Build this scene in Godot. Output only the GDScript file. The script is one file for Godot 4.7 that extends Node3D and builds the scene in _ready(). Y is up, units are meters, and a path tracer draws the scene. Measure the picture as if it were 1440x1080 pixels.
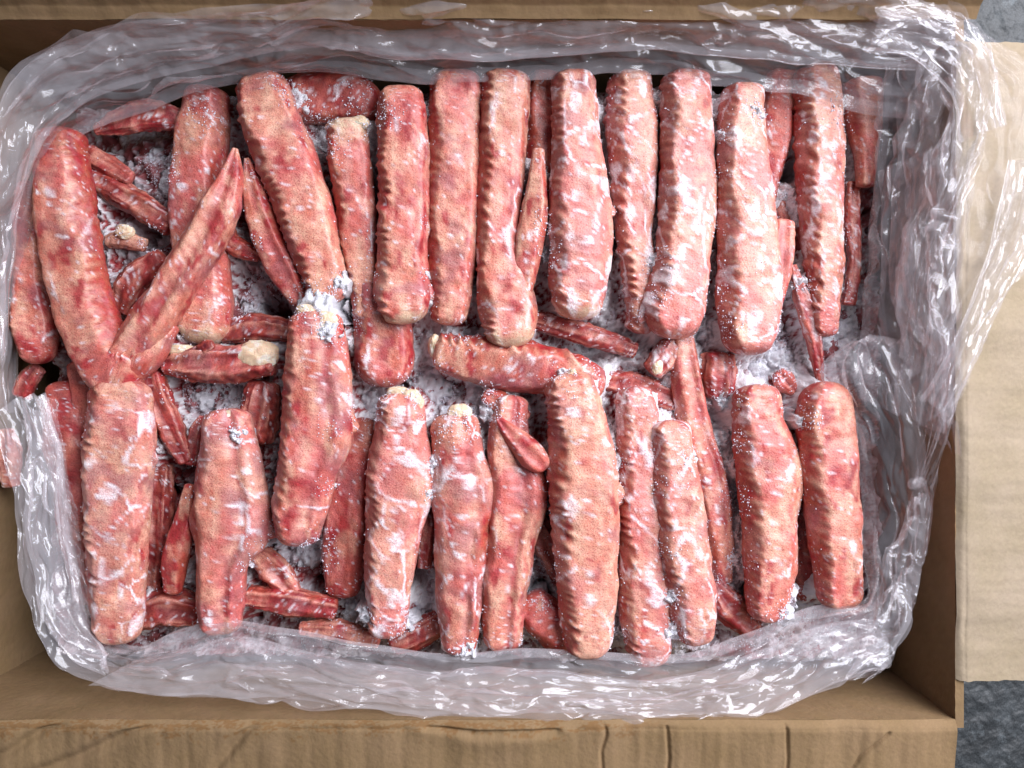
extends Node3D
# A carton of frozen raw poultry wings in a clear plastic liner, seen from straight above.
# Modelling unit inside the helpers: 1 unit = S metres (about one photo pixel at the top of the meat).
const S := 0.0004
const D := 1125.0        # camera height over the meat, in units
const CX := 720.0
const CY := 540.0
# inner faces of the carton, in units from the camera axis
const XL := -745.0
const XR := 562.0
const ZT := -462.0
const ZB := 425.0
const RIM := 112.0
const DEEP := -330.0

var M := {}
var n_lo := FastNoiseLite.new()
var n_mid := FastNoiseLite.new()
var n_cell := FastNoiseLite.new()
var n_edge := FastNoiseLite.new()
var rng := RandomNumberGenerator.new()
var serial := 0
# height map of everything laid in the carton, 2 units a cell
const GW := 660
const GH := 450
var hmap := PackedFloat32Array()

func _ready():
	rng.seed = 77
	# ---------------------------------------------------------------- camera, surroundings, light
	var cam := Camera3D.new()
	cam.name = "camera"
	cam.fov = rad_to_deg(2.0 * atan(540.0 / D))
	cam.near = 0.02
	cam.far = 30.0
	add_child(cam)
	cam.position = Vector3(0, D * S, 0)
	cam.rotation = Vector3(-PI / 2, 0, 0)
	var env := Environment.new()
	env.background_mode = Environment.BG_COLOR
	env.background_color = Color(0.82, 0.82, 0.87)
	env.background_energy_multiplier = 0.13
	env.tonemap_mode = Environment.TONE_MAPPER_LINEAR
	env.tonemap_exposure = 1.22
	env.sdfgi_enabled = true
	env.ssao_enabled = true
	env.ssil_enabled = true
	var we := WorldEnvironment.new()
	we.name = "surroundings"
	we.environment = env
	add_child(we)
	# daylight from a wide doorway beyond the right-hand edge
	var key := AreaLight3D.new()
	key.name = "doorway_daylight"
	key.area_size = Vector2(1.15, 0.9)
	key.light_color = Color(0.97, 0.97, 1.0)
	key.light_energy = 3.6
	key.shadow_enabled = true
	key.area_range = 8.0
	add_child(key)
	key.look_at_from_position(Vector3(0.74, 0.84, -0.48), Vector3(0.0, 0.0, 0.0), Vector3.UP)

	setup_noise()
	setup_materials()
	hmap.resize(GW * GH)
	hmap.fill(-400.0)
	# ---------------------------------------------------------------- setting
	build_floor()
	build_carton()
	build_bed()
	# ---------------------------------------------------------------- meat
	upper_row()
	middle_pieces()
	lower_row()
	under_layer()
	build_frost()
	build_liner()
	build_drops()

# =================================================================== small helpers
func setup_noise():
	n_lo.seed = 3
	n_lo.noise_type = FastNoiseLite.TYPE_SIMPLEX_SMOOTH
	n_lo.frequency = 1.0
	n_lo.fractal_octaves = 3
	n_mid.seed = 9
	n_mid.noise_type = FastNoiseLite.TYPE_SIMPLEX_SMOOTH
	n_mid.frequency = 1.0
	n_mid.fractal_type = FastNoiseLite.FRACTAL_NONE
	n_cell.seed = 5
	n_cell.noise_type = FastNoiseLite.TYPE_CELLULAR
	n_cell.frequency = 1.0
	n_cell.fractal_type = FastNoiseLite.FRACTAL_NONE
	n_cell.cellular_return_type = FastNoiseLite.RETURN_DISTANCE
	n_edge.seed = 6
	n_edge.noise_type = FastNoiseLite.TYPE_CELLULAR
	n_edge.frequency = 1.0
	n_edge.fractal_type = FastNoiseLite.FRACTAL_NONE
	n_edge.cellular_return_type = FastNoiseLite.RETURN_DISTANCE2_SUB

func seamless(type: int, freq: float, oct: int, sd: int, size := 512, ret := -1, norm := true) -> ImageTexture:
	var n := FastNoiseLite.new()
	n.seed = sd
	n.noise_type = type
	n.frequency = freq
	n.fractal_octaves = oct
	if ret >= 0:
		n.cellular_return_type = ret
	var im := n.get_seamless_image(size, size, false, false, 0.15, norm)
	return ImageTexture.create_from_image(im)

func creased(size: int) -> ImageTexture:
	var im := Image.create(size, size, false, Image.FORMAT_L8)
	for y in size:
		var v := float(y) / size
		for x in size:
			var u := float(x) / size
			var wu := u + 0.02 * sin(TAU * (v + 0.3))
			var wv := v + 0.02 * sin(TAU * (u * 2.0))
			var h := plin(wu * 9.0, wv * 9.0 + wu * 4.0) + 0.6 * plin(wu * 21.0 + wv * 6.0, wv * 14.0) + 0.3 * plin(wu * 30.0 - wv * 20.0, wv * 40.0)
			h = clampf(0.5 + 0.26 * h, 0.0, 1.0)
			im.set_pixel(x, y, Color(h, h, h))
	return ImageTexture.create_from_image(im)

func plain(rough: float, spec := 0.5) -> StandardMaterial3D:
	var m := StandardMaterial3D.new()
	m.vertex_color_use_as_albedo = true
	m.roughness = rough
	m.metallic_specular = spec
	m.cull_mode = BaseMaterial3D.CULL_DISABLED
	return m

func tri(m: StandardMaterial3D, metres: float, world := false):
	m.uv1_triplanar = true
	m.uv1_world_triplanar = world
	m.uv1_scale = Vector3.ONE / metres

func film_material(alpha: float, rough: float, bump: float, tex: Texture2D, metres: float, tint := Color(0.94, 0.93, 0.96)) -> StandardMaterial3D:
	var m := StandardMaterial3D.new()
	m.transparency = BaseMaterial3D.TRANSPARENCY_ALPHA
	m.albedo_color = Color(tint.r, tint.g, tint.b, alpha)
	m.roughness = rough
	m.metallic_specular = 0.6
	m.cull_mode = BaseMaterial3D.CULL_DISABLED
	m.heightmap_enabled = true
	m.heightmap_texture = tex
	m.heightmap_scale = bump
	tri(m, metres)
	return m

func setup_materials():
	var grain := seamless(FastNoiseLite.TYPE_SIMPLEX_SMOOTH, 0.035, 4, 21)
	var pits := seamless(FastNoiseLite.TYPE_CELLULAR, 0.06, 1, 22, 512, FastNoiseLite.RETURN_DISTANCE)
	var creases := creased(1024)
	var paper := seamless(FastNoiseLite.TYPE_SIMPLEX_SMOOTH, 0.02, 5, 24, 1024)
	var skin := plain(0.5, 0.45)
	skin.heightmap_enabled = true
	skin.heightmap_texture = grain
	skin.heightmap_scale = 0.02
	tri(skin, 0.030)
	skin.clearcoat_enabled = true
	skin.clearcoat = 0.22
	skin.clearcoat_roughness = 0.28
	skin.subsurf_scatter_enabled = true
	skin.subsurf_scatter_strength = 0.10
	skin.albedo_texture = skin_texture()
	M.skin = skin
	var fat := plain(0.5, 0.5)
	fat.heightmap_enabled = true
	fat.heightmap_texture = pits
	fat.heightmap_scale = 0.03
	tri(fat, 0.02)
	fat.subsurf_scatter_enabled = true
	fat.subsurf_scatter_strength = 0.2
	M.fat = fat
	var bed := plain(0.6, 0.5)
	bed.heightmap_enabled = true
	bed.heightmap_texture = pits
	bed.heightmap_scale = 0.08
	tri(bed, 0.02)
	M.bed = bed
	var snow_m := plain(0.6, 0.4)
	snow_m.heightmap_enabled = true
	snow_m.heightmap_texture = pits
	snow_m.heightmap_scale = 0.12
	tri(snow_m, 0.016)
	M.snow = snow_m
	var ice := StandardMaterial3D.new()
	ice.albedo_color = Color(0.88, 0.88, 0.93)
	ice.roughness = 0.6
	ice.metallic_specular = 0.5
	M.ice = ice
	var card := plain(0.85, 0.3)
	card.heightmap_enabled = true
	card.heightmap_texture = paper
	card.heightmap_scale = 0.02
	tri(card, 0.09)
	M.card = card
	M.film = film_material(0.125, 0.12, 0.10, creases, 0.12)
	M.film_milky = film_material(0.145, 0.13, 0.08, creases, 0.13)
	M.film_clear = film_material(0.05, 0.12, 0.003, creases, 0.14)
	M.film_clear.metallic_specular = 0.2
	M.film_crisp = film_material(0.11, 0.08, 0.06, creases, 0.07)
	var water := StandardMaterial3D.new()
	water.transparency = BaseMaterial3D.TRANSPARENCY_ALPHA
	water.albedo_color = Color(1, 1, 1, 0.03)
	water.roughness = 0.03
	water.refraction_enabled = true
	water.refraction_scale = 0.033
	M.water = water
	# wet concrete with pale chips
	var im := Image.create(1024, 1024, false, Image.FORMAT_RGB8)
	var cellv := FastNoiseLite.new()
	cellv.seed = 8
	cellv.noise_type = FastNoiseLite.TYPE_CELLULAR
	cellv.frequency = 0.016
	cellv.cellular_return_type = FastNoiseLite.RETURN_CELL_VALUE
	cellv.domain_warp_enabled = true
	cellv.domain_warp_amplitude = 14.0
	cellv.domain_warp_frequency = 0.03
	for y in 1024:
		for x in 1024:
			var g := n_lo.get_noise_2d(x * 0.02, y * 0.02) * 0.05 + n_mid.get_noise_2d(x * 0.25, y * 0.25) * 0.055
			var c := cellv.get_noise_2d(x, y)
			var e := 0.21 + g + n_lo.get_noise_2d(x * 0.005, y * 0.005) * 0.06
			if c > 0.55:
				e += 0.16 * (c - 0.2) + n_mid.get_noise_2d(x * 0.08, y * 0.08) * 0.05
			im.set_pixel(x, y, Color(e * 0.95, e * 1.02, e * 1.06))
	var conc := StandardMaterial3D.new()
	conc.albedo_texture = ImageTexture.create_from_image(im)
	conc.roughness = 0.55
	conc.heightmap_enabled = true
	conc.heightmap_texture = grain
	conc.heightmap_scale = 0.25
	tri(conc, 0.35, true)
	M.concrete = conc

# pores, fine wrinkles and speckle of plucked skin (multiplies the skin's own colour)
func skin_texture() -> ImageTexture:
	var size := 768
	var grabs := []
	for q in [[FastNoiseLite.TYPE_CELLULAR, 0.018, 1, 51], [FastNoiseLite.TYPE_SIMPLEX_SMOOTH, 0.045, 3, 52], [FastNoiseLite.TYPE_SIMPLEX_SMOOTH, 0.14, 2, 53], [FastNoiseLite.TYPE_CELLULAR, 0.05, 1, 54]]:
		var n := FastNoiseLite.new()
		n.noise_type = q[0]
		n.frequency = q[1]
		n.fractal_octaves = q[2]
		n.seed = q[3]
		if q[2] == 1: n.fractal_type = FastNoiseLite.FRACTAL_NONE
		n.cellular_return_type = FastNoiseLite.RETURN_DISTANCE
		var g := n.get_seamless_image(size, size, false, false, 0.15, true)
		g.convert(Image.FORMAT_L8)
		grabs.append(g.get_data())
	var out := PackedByteArray()
	out.resize(size * size * 3)
	for i in size * size:
		var pore: float = 1.0 - smoothstep(0.04, 0.26, grabs[0][i] / 255.0)
		var small: float = 1.0 - smoothstep(0.05, 0.3, grabs[3][i] / 255.0)
		var a: float = grabs[1][i] / 255.0 - 0.5
		var b: float = grabs[2][i] / 255.0 - 0.5
		var v: float = 0.93 + 0.34 * a + 0.42 * b - 0.10 * small
		out[i * 3] = int(clampf(v - 0.11 * pore, 0.0, 1.0) * 255.0)
		out[i * 3 + 1] = int(clampf(v * (1.0 + 0.1 * a) - 0.24 * pore - 0.06 * small, 0.0, 1.0) * 255.0)
		out[i * 3 + 2] = int(clampf(v * (1.0 + 0.1 * a) - 0.22 * pore - 0.06 * small, 0.0, 1.0) * 255.0)
	return ImageTexture.create_from_image(Image.create_from_data(size, size, false, Image.FORMAT_RGB8, out))

func W(x: float, y: float, h: float) -> Vector3:
	# the place that stands at photo position (x, y) when it lies h units over the meat's mid height
	var k := (D - h) / D
	return Vector3((x - CX) * k, h, (y - CY) * k)

func named(o: Node3D, called: String, parent: Node = self) -> Node3D:
	o.name = called
	parent.add_child(o, true)
	return o

func tag(o: Node3D, label := "", category := "", group := "", kind := ""):
	if label: o.set_meta("label", label)
	if category: o.set_meta("category", category)
	if group: o.set_meta("group", group)
	if kind: o.set_meta("kind", kind)

func mesh_of(v: PackedVector3Array, c: PackedColorArray, idx: PackedInt32Array) -> ArrayMesh:
	# smooth normals from the faces
	var n := PackedVector3Array()
	n.resize(v.size())
	for i in range(0, idx.size(), 3):
		var a := idx[i]
		var b := idx[i + 1]
		var d := idx[i + 2]
		var f := (v[d] - v[a]).cross(v[b] - v[a])
		n[a] += f
		n[b] += f
		n[d] += f
	for i in n.size():
		n[i] = n[i].normalized()
	var arr := []
	arr.resize(Mesh.ARRAY_MAX)
	arr[Mesh.ARRAY_VERTEX] = v
	arr[Mesh.ARRAY_NORMAL] = n
	if c.size(): arr[Mesh.ARRAY_COLOR] = c
	arr[Mesh.ARRAY_INDEX] = idx
	var m := ArrayMesh.new()
	m.add_surface_from_arrays(Mesh.PRIMITIVE_TRIANGLES, arr)
	return m

func flat_mesh(v: PackedVector3Array, idx: PackedInt32Array) -> ArrayMesh:
	# every facet keeps its own normal, mixed with the smooth one: creases stay sharp
	var n := PackedVector3Array()
	n.resize(v.size())
	var f := PackedVector3Array()
	f.resize(idx.size() / 3)
	for i in range(0, idx.size(), 3):
		var q := (v[idx[i + 2]] - v[idx[i]]).cross(v[idx[i + 1]] - v[idx[i]]).normalized()
		f[i / 3] = q
		for k in 3: n[idx[i + k]] += q
	var out := PackedVector3Array()
	var nn := PackedVector3Array()
	out.resize(idx.size())
	nn.resize(idx.size())
	for i in idx.size():
		out[i] = v[idx[i]]
		nn[i] = (f[i / 3] * 1.2 + n[idx[i]].normalized()).normalized()
	var arr := []
	arr.resize(Mesh.ARRAY_MAX)
	arr[Mesh.ARRAY_VERTEX] = out
	arr[Mesh.ARRAY_NORMAL] = nn
	var m := ArrayMesh.new()
	m.add_surface_from_arrays(Mesh.PRIMITIVE_TRIANGLES, arr)
	return m

func instance(m: Mesh, mat: Material, called: String, parent: Node = self) -> MeshInstance3D:
	var o := MeshInstance3D.new()
	o.mesh = m
	o.material_override = mat
	named(o, called, parent)
	return o

func grid_index(nu: int, nv: int, wrap_v := false) -> PackedInt32Array:
	# rows i of nv vertices; front side where (d/dv x d/du) points outward
	var idx := PackedInt32Array()
	var last := nv if wrap_v else nv - 1
	for i in nu - 1:
		for j in last:
			var a := i * nv + j
			var b := i * nv + (j + 1) % nv
			var cc := a + nv
			var d := (i + 1) * nv + (j + 1) % nv
			idx.append_array(PackedInt32Array([a, b, cc, b, d, cc]))
	return idx

func catmull(p: Array, t: float) -> Vector4:
	var n := p.size() - 1
	var f := clampf(t, 0.0, 1.0) * n
	var i := mini(int(f), n - 1)
	var u := f - i
	var p1: Vector4 = p[i]
	var p2: Vector4 = p[i + 1]
	var p0: Vector4 = p[i - 1] if i > 0 else p1 * 2.0 - p2
	var p3: Vector4 = p[i + 2] if i + 2 <= n else p2 * 2.0 - p1
	return 0.5 * (p1 * 2.0 + (p2 - p0) * u + (p0 * 2.0 - p1 * 5.0 + p2 * 4.0 - p3) * u * u + (p1 * 3.0 - p0 - p2 * 3.0 + p3) * u * u * u)

func put_height(p: Vector3):
	var i := int((p.x + CX) / 2.0)
	var j := int((p.z + CY - 60.0) / 2.0)
	if i >= 0 and j >= 0 and i < GW and j < GH:
		var k := j * GW + i
		if p.y > hmap[k]: hmap[k] = p.y

func height_at(x: float, z: float) -> float:
	var i := clampi(int((x + CX) / 2.0), 0, GW - 1)
	var j := clampi(int((z + CY - 60.0) / 2.0), 0, GH - 1)
	return hmap[j * GW + i]

# =================================================================== meat
const PEACH := Color(0.62, 0.265, 0.19)
const PINK := Color(0.585, 0.15, 0.135)
const CREAM := Color(0.68, 0.45, 0.32)
const BLOOD := Color(0.32, 0.014, 0.025)
const DEEPRED := Color(0.17, 0.018, 0.02)
const RUST := Color(0.42, 0.075, 0.045)
const PURPLE := Color(0.34, 0.11, 0.12)
const FROST := Color(0.80, 0.80, 0.86)

func pw(x: float, e: float) -> float:
	return signf(x) * pow(absf(x), e)

# one limb: a swept, uneven body. pts: x, y, half width to the left, half width to the right (looking along the limb)
func limb(pts: Array, h0: float, h1: float, o: Dictionary, centre: Vector3) -> ArrayMesh:
	serial += 1
	var sd := serial * 37.0
	var p := []
	for q in pts: p.append(Vector4(q[0], q[1], q[2], q[3]))
	if o.get("blunt", false):
		var e: Vector4 = p[0]
		p[0] = Vector4(e.x, e.y, maxf(e.z, p[1].z * 0.8), maxf(e.w, p[1].w * 0.8))
		var m := p.size() - 1
		e = p[m]
		p[m] = Vector4(e.x, e.y, maxf(e.z, p[m - 1].z * 0.66), maxf(e.w, p[m - 1].w * 0.70))
		for q in p.size():
			e = p[q]
			p[q] = Vector4(e.x, e.y, e.z * 1.12 + 1.5, e.w * 1.12 + 1.5)
	var fine := 160
	var len_at := PackedFloat32Array()
	var total := 0.0
	var prev := catmull(p, 0.0)
	len_at.append(0.0)
	for i in range(1, fine + 1):
		var q := catmull(p, float(i) / fine)
		total += Vector2(q.x - prev.x, q.y - prev.y).length()
		len_at.append(total)
		prev = q
	var wmax := 0.0
	for q in p: wmax = maxf(wmax, (q.z + q.w) * 0.5)
	var nr := clampi(int(total / 2.4), 36, 150)
	var na := clampi(int(wmax * 2.0), 28, 68)
	var red: float = o.get("red", 0.5)
	var frost: float = o.get("frost", 0.3)
	var glaze: float = o.get("glaze", 0.2)
	var scal: float = o.get("scallop", 0.0)      # sign: which side carries the feather ridge (minus: left)
	var thick: float = o.get("thick", 0.88)
	var groove: float = o.get("groove", 0.0)
	var gpos: float = o.get("gpos", 0.25)
	var cap0: float = o.get("cap0", 0.5)
	var cap1: float = o.get("cap1", 0.62)
	var dark: float = o.get("dark", 0.0)
	var cream: float = o.get("cream", 0.3)
	var purple: float = o.get("purple", 0.2)
	var fatend: float = o.get("fatend", 0.0)     # plus: at the far end, minus: at the start
	var lambda: float = o.get("pitch", 15.0)
	var v := PackedVector3Array()
	var c := PackedColorArray()
	v.resize(nr * na)
	c.resize(nr * na)
	var seg := 0
	var web: bool = o.get("web", false)
	var mirror := 1.0 if scal < 0.0 or (scal == 0.0 and serial % 2 == 0) else -1.0
	var raw: bool = o.get("raw", false)
	for i in nr:
		var t := float(i) / (nr - 1)
		var s := total * (t - 0.6 * sin(TAU * t) / TAU)
		while seg < fine - 1 and len_at[seg + 1] < s: seg += 1
		var tt := (seg + (s - len_at[seg]) / maxf(len_at[seg + 1] - len_at[seg], 1e-5)) / fine
		var q := catmull(p, tt)
		var q2 := catmull(p, minf(tt + 0.01, 1.0))
		var q1 := catmull(p, maxf(tt - 0.01, 0.0))
		var dir := Vector2(q2.x - q1.x, q2.y - q1.y).normalized()
		var nx := dir.y
		var nz := -dir.x
		var wl := maxf(q.z, 2.0)
		var wr := maxf(q.w, 2.0)
		var wm := (wl + wr) * 0.5
		var f := 1.0
		var r0 := cap0 * wm
		var r1 := cap1 * wm
		if s < r0: f = minf(f, pow(maxf(1.0 - pow(1.0 - s / r0, 2.4), 0.0), 0.5))
		if total - s < r1: f = minf(f, pow(maxf(1.0 - pow(1.0 - (total - s) / r1, 2.4), 0.0), 0.5))
		var hc := lerpf(h0, h1, s / total)
		var hh := thick * minf(wm, 34.0)
		var base := W(q.x, q.y, hc)
		var k := (D - hc) / D
		for j in na:
			var th := TAU * j / na
			var cs := cos(th)
			var sn := sin(th)
			var u := pw(cs, 0.72) * (wr if cs > 0.0 else wl)
			var lat := u / (wr if cs > 0.0 else wl)
			var y := 0.0
			var x := lat * mirror
			var rl := -0.54 + 0.20 * n_mid.get_noise_2d(s * 0.012, sd + 50.0)
			if sn > 0.0:
				# two planes that meet in a wandering ridge; the far edge thins out to skin
				var p1 := (x + 1.04) / (rl + 1.04)
				var p2 := 1.0 - (0.34 + 0.2 * n_mid.get_noise_2d(s * 0.01, sd + 80.0)) * (x - rl) / (1.0 - rl)
				var p3 := (1.03 - x) * (1.7 if web else 3.2)
				var mn := minf(p1, p2)
				mn -= 0.05 * exp(-absf(p1 - p2) * 7.0)
				mn = minf(mn, p3) - 0.05 * exp(-absf(mn - p3) * 6.0)
				y = hh * lerpf(mn, pw(sn, 0.7), 0.30) * smoothstep(0.0, 0.22, sn)
			else:
				y = pw(sn, 0.7) * hh * 0.85
			if groove > 0.0 and sn > 0.0:
				var g := exp(-pow((lat - gpos) / 0.22, 2.0))
				y -= g * groove * hh * (0.8 + 0.3 * n_mid.get_noise_2d(s * 0.03, sd))
			# uneven body
			var a := Vector3(base.x + sd * 3.0 + nx * u, y + sd, base.z + nz * u)
			var big := n_lo.get_noise_3dv(a * 0.016)
			var midn := n_mid.get_noise_3dv(a * 0.055)
			var fin := n_mid.get_noise_3dv(a * 0.17)
			var amp := minf(1.0, wm / 24.0)
			var bump := (big * 3.4 + midn * 0.8 + fin * 0.35) * amp
			var side := 0.0
			var ridge := 0.0
			if scal != 0.0:
				side = exp(-pow((x - rl + 0.08) / 0.17, 2.0)) * smoothstep(-0.25, 0.15, sn)
				var edge_row := exp(-pow((x + 1.0) / 0.10, 2.0)) * 0.55
				var ph := TAU * s / lambda + 5.5 * n_mid.get_noise_2d(s * 0.012, sd + 7.0) - 8.0 * (x - rl)
				ridge = pow(0.5 + 0.5 * sin(ph), 1.8)
				bump += (side + edge_row) * absf(scal) * 1.25 * (ridge - 0.35) * clampf(0.6 + 1.5 * n_mid.get_noise_2d(s * 0.04, sd + 3.0), 0.05, 1.5)
			var flank := smoothstep(rl + 0.10, rl - 0.22, x) * smoothstep(-1.0, -0.2, sn) * (1.0 if scal != 0.0 else 0.4)
			var fibre := 0.0
			if raw:
				fibre = n_mid.get_noise_3d(cs * 3.4 + sd, sn * 3.4, s * 0.014)
				bump += fibre * 2.6 * amp + midn * 1.6 * amp + fin * 0.7
			var pore := n_cell.get_noise_3d(u * 0.11 + sd, y * 0.11, s * 0.11) + 1.0
			bump += smoothstep(0.05, 0.4, pore) * 0.6 * amp
			var radial := Vector2(u, y)
			var rlen := maxf(radial.length(), 0.01)
			u += radial.x / rlen * bump
			y += radial.y / rlen * bump
			# ---- what the surface is made of here
			var m1 := n_lo.get_noise_3dv(a * 0.011 + Vector3(40, 0, 0))
			var m2 := n_lo.get_noise_3dv(a * Vector3(0.042, 0.042, 0.014) + Vector3(0, 70, 0))
			var m3 := n_mid.get_noise_3dv(a * 0.09 + Vector3(0, 0, 30))
			var col := PINK.lerp(PEACH, smoothstep(-0.25, 0.35, m1 + cream - 0.3))
			col = col.lerp(CREAM, smoothstep(0.05, 0.55, -m2 + cream - 0.35 + 0.25 * m3) * 0.5)
			col = col.lerp(RUST, clampf(smoothstep(0.05, 0.5, m2 * 0.8 + red - 0.52 + 0.2 * m3) * 0.65 + flank * (1.0 + 0.6 * m2) * (1.0 - 0.65 * side * ridge), 0.0, 1.0) * 0.9)
			col = col.lerp(BLOOD, flank * (1.0 - side * ridge) * smoothstep(-0.5, 0.3, m3 - m2) * 0.65)
			if side > 0.0: col = col.lerp(CREAM, side * ridge * 0.45)
			col = col.lerp(BLOOD, smoothstep(0.12, 0.42, n_lo.get_noise_3dv(a * Vector3(0.032, 0.032, 0.018) + Vector3(11, 5, 90)) + (red - 0.66) * 0.8 + 0.14 * m3) * 0.85)
			if groove > 0.0: col = col.lerp(BLOOD.lerp(PURPLE, 0.5), exp(-pow((lat - gpos) / 0.25, 2.0)) * 0.7 * maxf(sn, 0.0) * smoothstep(-0.4, 0.3, m2))
			col = col.lerp(PURPLE, smoothstep(0.1, 0.5, n_lo.get_noise_3dv(a * 0.014 + Vector3(200, 0, 0)) + purple - 0.3) * 0.7)
			col = col.lerp(DEEPRED.lerp(RUST, 0.25 + 0.5 * m3), dark * smoothstep(-0.6, 0.3, m2 + dark - 0.4))
			if raw:
				col = col.lerp(CREAM.lerp(PINK, 0.5), smoothstep(0.25, 0.6, fibre) * 0.6)
				col = col.lerp(DEEPRED, smoothstep(0.1, 0.6, -fibre) * 0.6)
			var dot := 1.0 - smoothstep(0.10, 0.34, pore)
			col = col.lerp(Color(col.r * 0.72, col.g * 0.5, col.b * 0.5), dot * 0.55 * (1.0 - dark))
			var tone := 1.0 + 0.20 * m3 + 0.16 * fin
			col = Color(col.r * tone, col.g * tone, col.b * tone)
			if fatend != 0.0:
				var de := (total - s) if fatend > 0.0 else s
				var fe := smoothstep(26.0 * absf(fatend), 6.0, de + 14.0 * m2 + 5.0 * m3)
				col = col.lerp(Color(0.70, 0.56, 0.38), fe * 0.8)
			# ---- frost and ice film
			var up := smoothstep(-0.3, 0.6, sn)
			var fr := smoothstep(0.30, 0.52, n_lo.get_noise_3dv(a * 0.028 + Vector3(0, 300, 0)) + 0.30 * n_mid.get_noise_3dv(a * 0.24) + 0.8 * (frost - 0.62)) * up
			if fr > 0.01:
				col = col.lerp(FROST, fr * 0.80)
				y += fr * 1.4 * (1.0 + fin)
			var gm := smoothstep(0.0, 0.12, n_lo.get_noise_3d(lat * 0.9 + sd, sd * 2.0, s * 0.011) + glaze - 0.5)
			if gm > 0.0 and sn > -0.1:
				var e := n_edge.get_noise_2d(lat * 0.85 + sd + 0.10 * m2, s * 0.0165 + sd * 1.7 + 0.04 * m3) + 1.0
				var line := (1.0 - smoothstep(0.02, 0.07, e)) * gm
				var inside := smoothstep(0.05, 0.15, e) * gm
				col = col.lerp(Color(0.66, 0.40, 0.34), inside * 0.22)
				var patch := smoothstep(0.45, 0.49, n_mid.get_noise_3d(lat * 1.25 + sd, 9.0, s * 0.019 + sd * 3.0) * 0.9 + 0.22 * (glaze - 0.7) + 0.06 * midn + 0.03 * fin) * gm
				var wh := maxf(line * (0.35 + 0.5 * smoothstep(-0.3, 0.3, m2)), patch * 0.62 * clampf(0.85 + 0.5 * fin + 0.5 * midn, 0.0, 1.2))
				col = col.lerp(Color(0.84, 0.83, 0.88), wh)
				y += wh * 0.9
			var speck := smoothstep(0.62, 0.75, n_mid.get_noise_3dv(a * 0.31 + Vector3(0, 17, 0)) + 0.25 * (frost - 0.3) + 0.2 * big) * up
			if speck > 0.0: col = col.lerp(FROST, speck * 0.6)
			var pos := base + Vector3(nx * u * k, y * k, nz * u * k)
			if f < 1.0:
				pos = base + (pos - base) * f
			put_height(pos)
			v[i * na + j] = (pos - centre) * S
			c[i * na + j] = Color(clampf(col.r * 1.18, 0.0, 1.0), clampf(col.g * 1.18, 0.0, 1.0), clampf(col.b * 1.18, 0.0, 1.05))
	return mesh_of(v, c, grid_index(nr, na, true))

# an uneven lump (cartilage knob, bone end, chunk of fat)
func lump(x: float, y: float, h: float, rx: float, ry: float, rh: float, turn: float, colour: Color, colour2: Color, centre: Vector3, rough := 0.14) -> ArrayMesh:
	serial += 1
	var sd := serial * 13.0
	var nu := 26
	var nv := 36
	var v := PackedVector3Array()
	var c := PackedColorArray()
	var base := W(x, y, h)
	for i in nu:
		var ph := PI * i / (nu - 1)
		for j in nv:
			var th := TAU * j / nv
			var d := Vector3(sin(ph) * cos(th), cos(ph), sin(ph) * sin(th))
			var n := n_lo.get_noise_3dv(d * 0.9 + Vector3(sd, 0, 0))
			var n2 := n_mid.get_noise_3dv(d * 3.2 + Vector3(sd, 0, 0))
			var r := 1.0 + rough * (1.4 * n + 0.5 * n2)
			var q := Vector3(d.x * rx, d.y * rh, d.z * ry) * r
			q = q.rotated(Vector3.UP, -turn)
			put_height(base + q)
			v.append((base + q - centre) * S)
			var col := colour.lerp(colour2, smoothstep(0.0, 0.4, n_lo.get_noise_3dv(d * 1.3 + Vector3(0, sd, 0))))
			var tone := 1.0 + 0.15 * n2
			c.append(Color(col.r * tone, col.g * tone, col.b * tone))
	return mesh_of(v, c, grid_index(nu, nv, true))

const KNOB := Color(0.70, 0.50, 0.34)
const KNOB_WHITE := Color(0.76, 0.68, 0.58)

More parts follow.
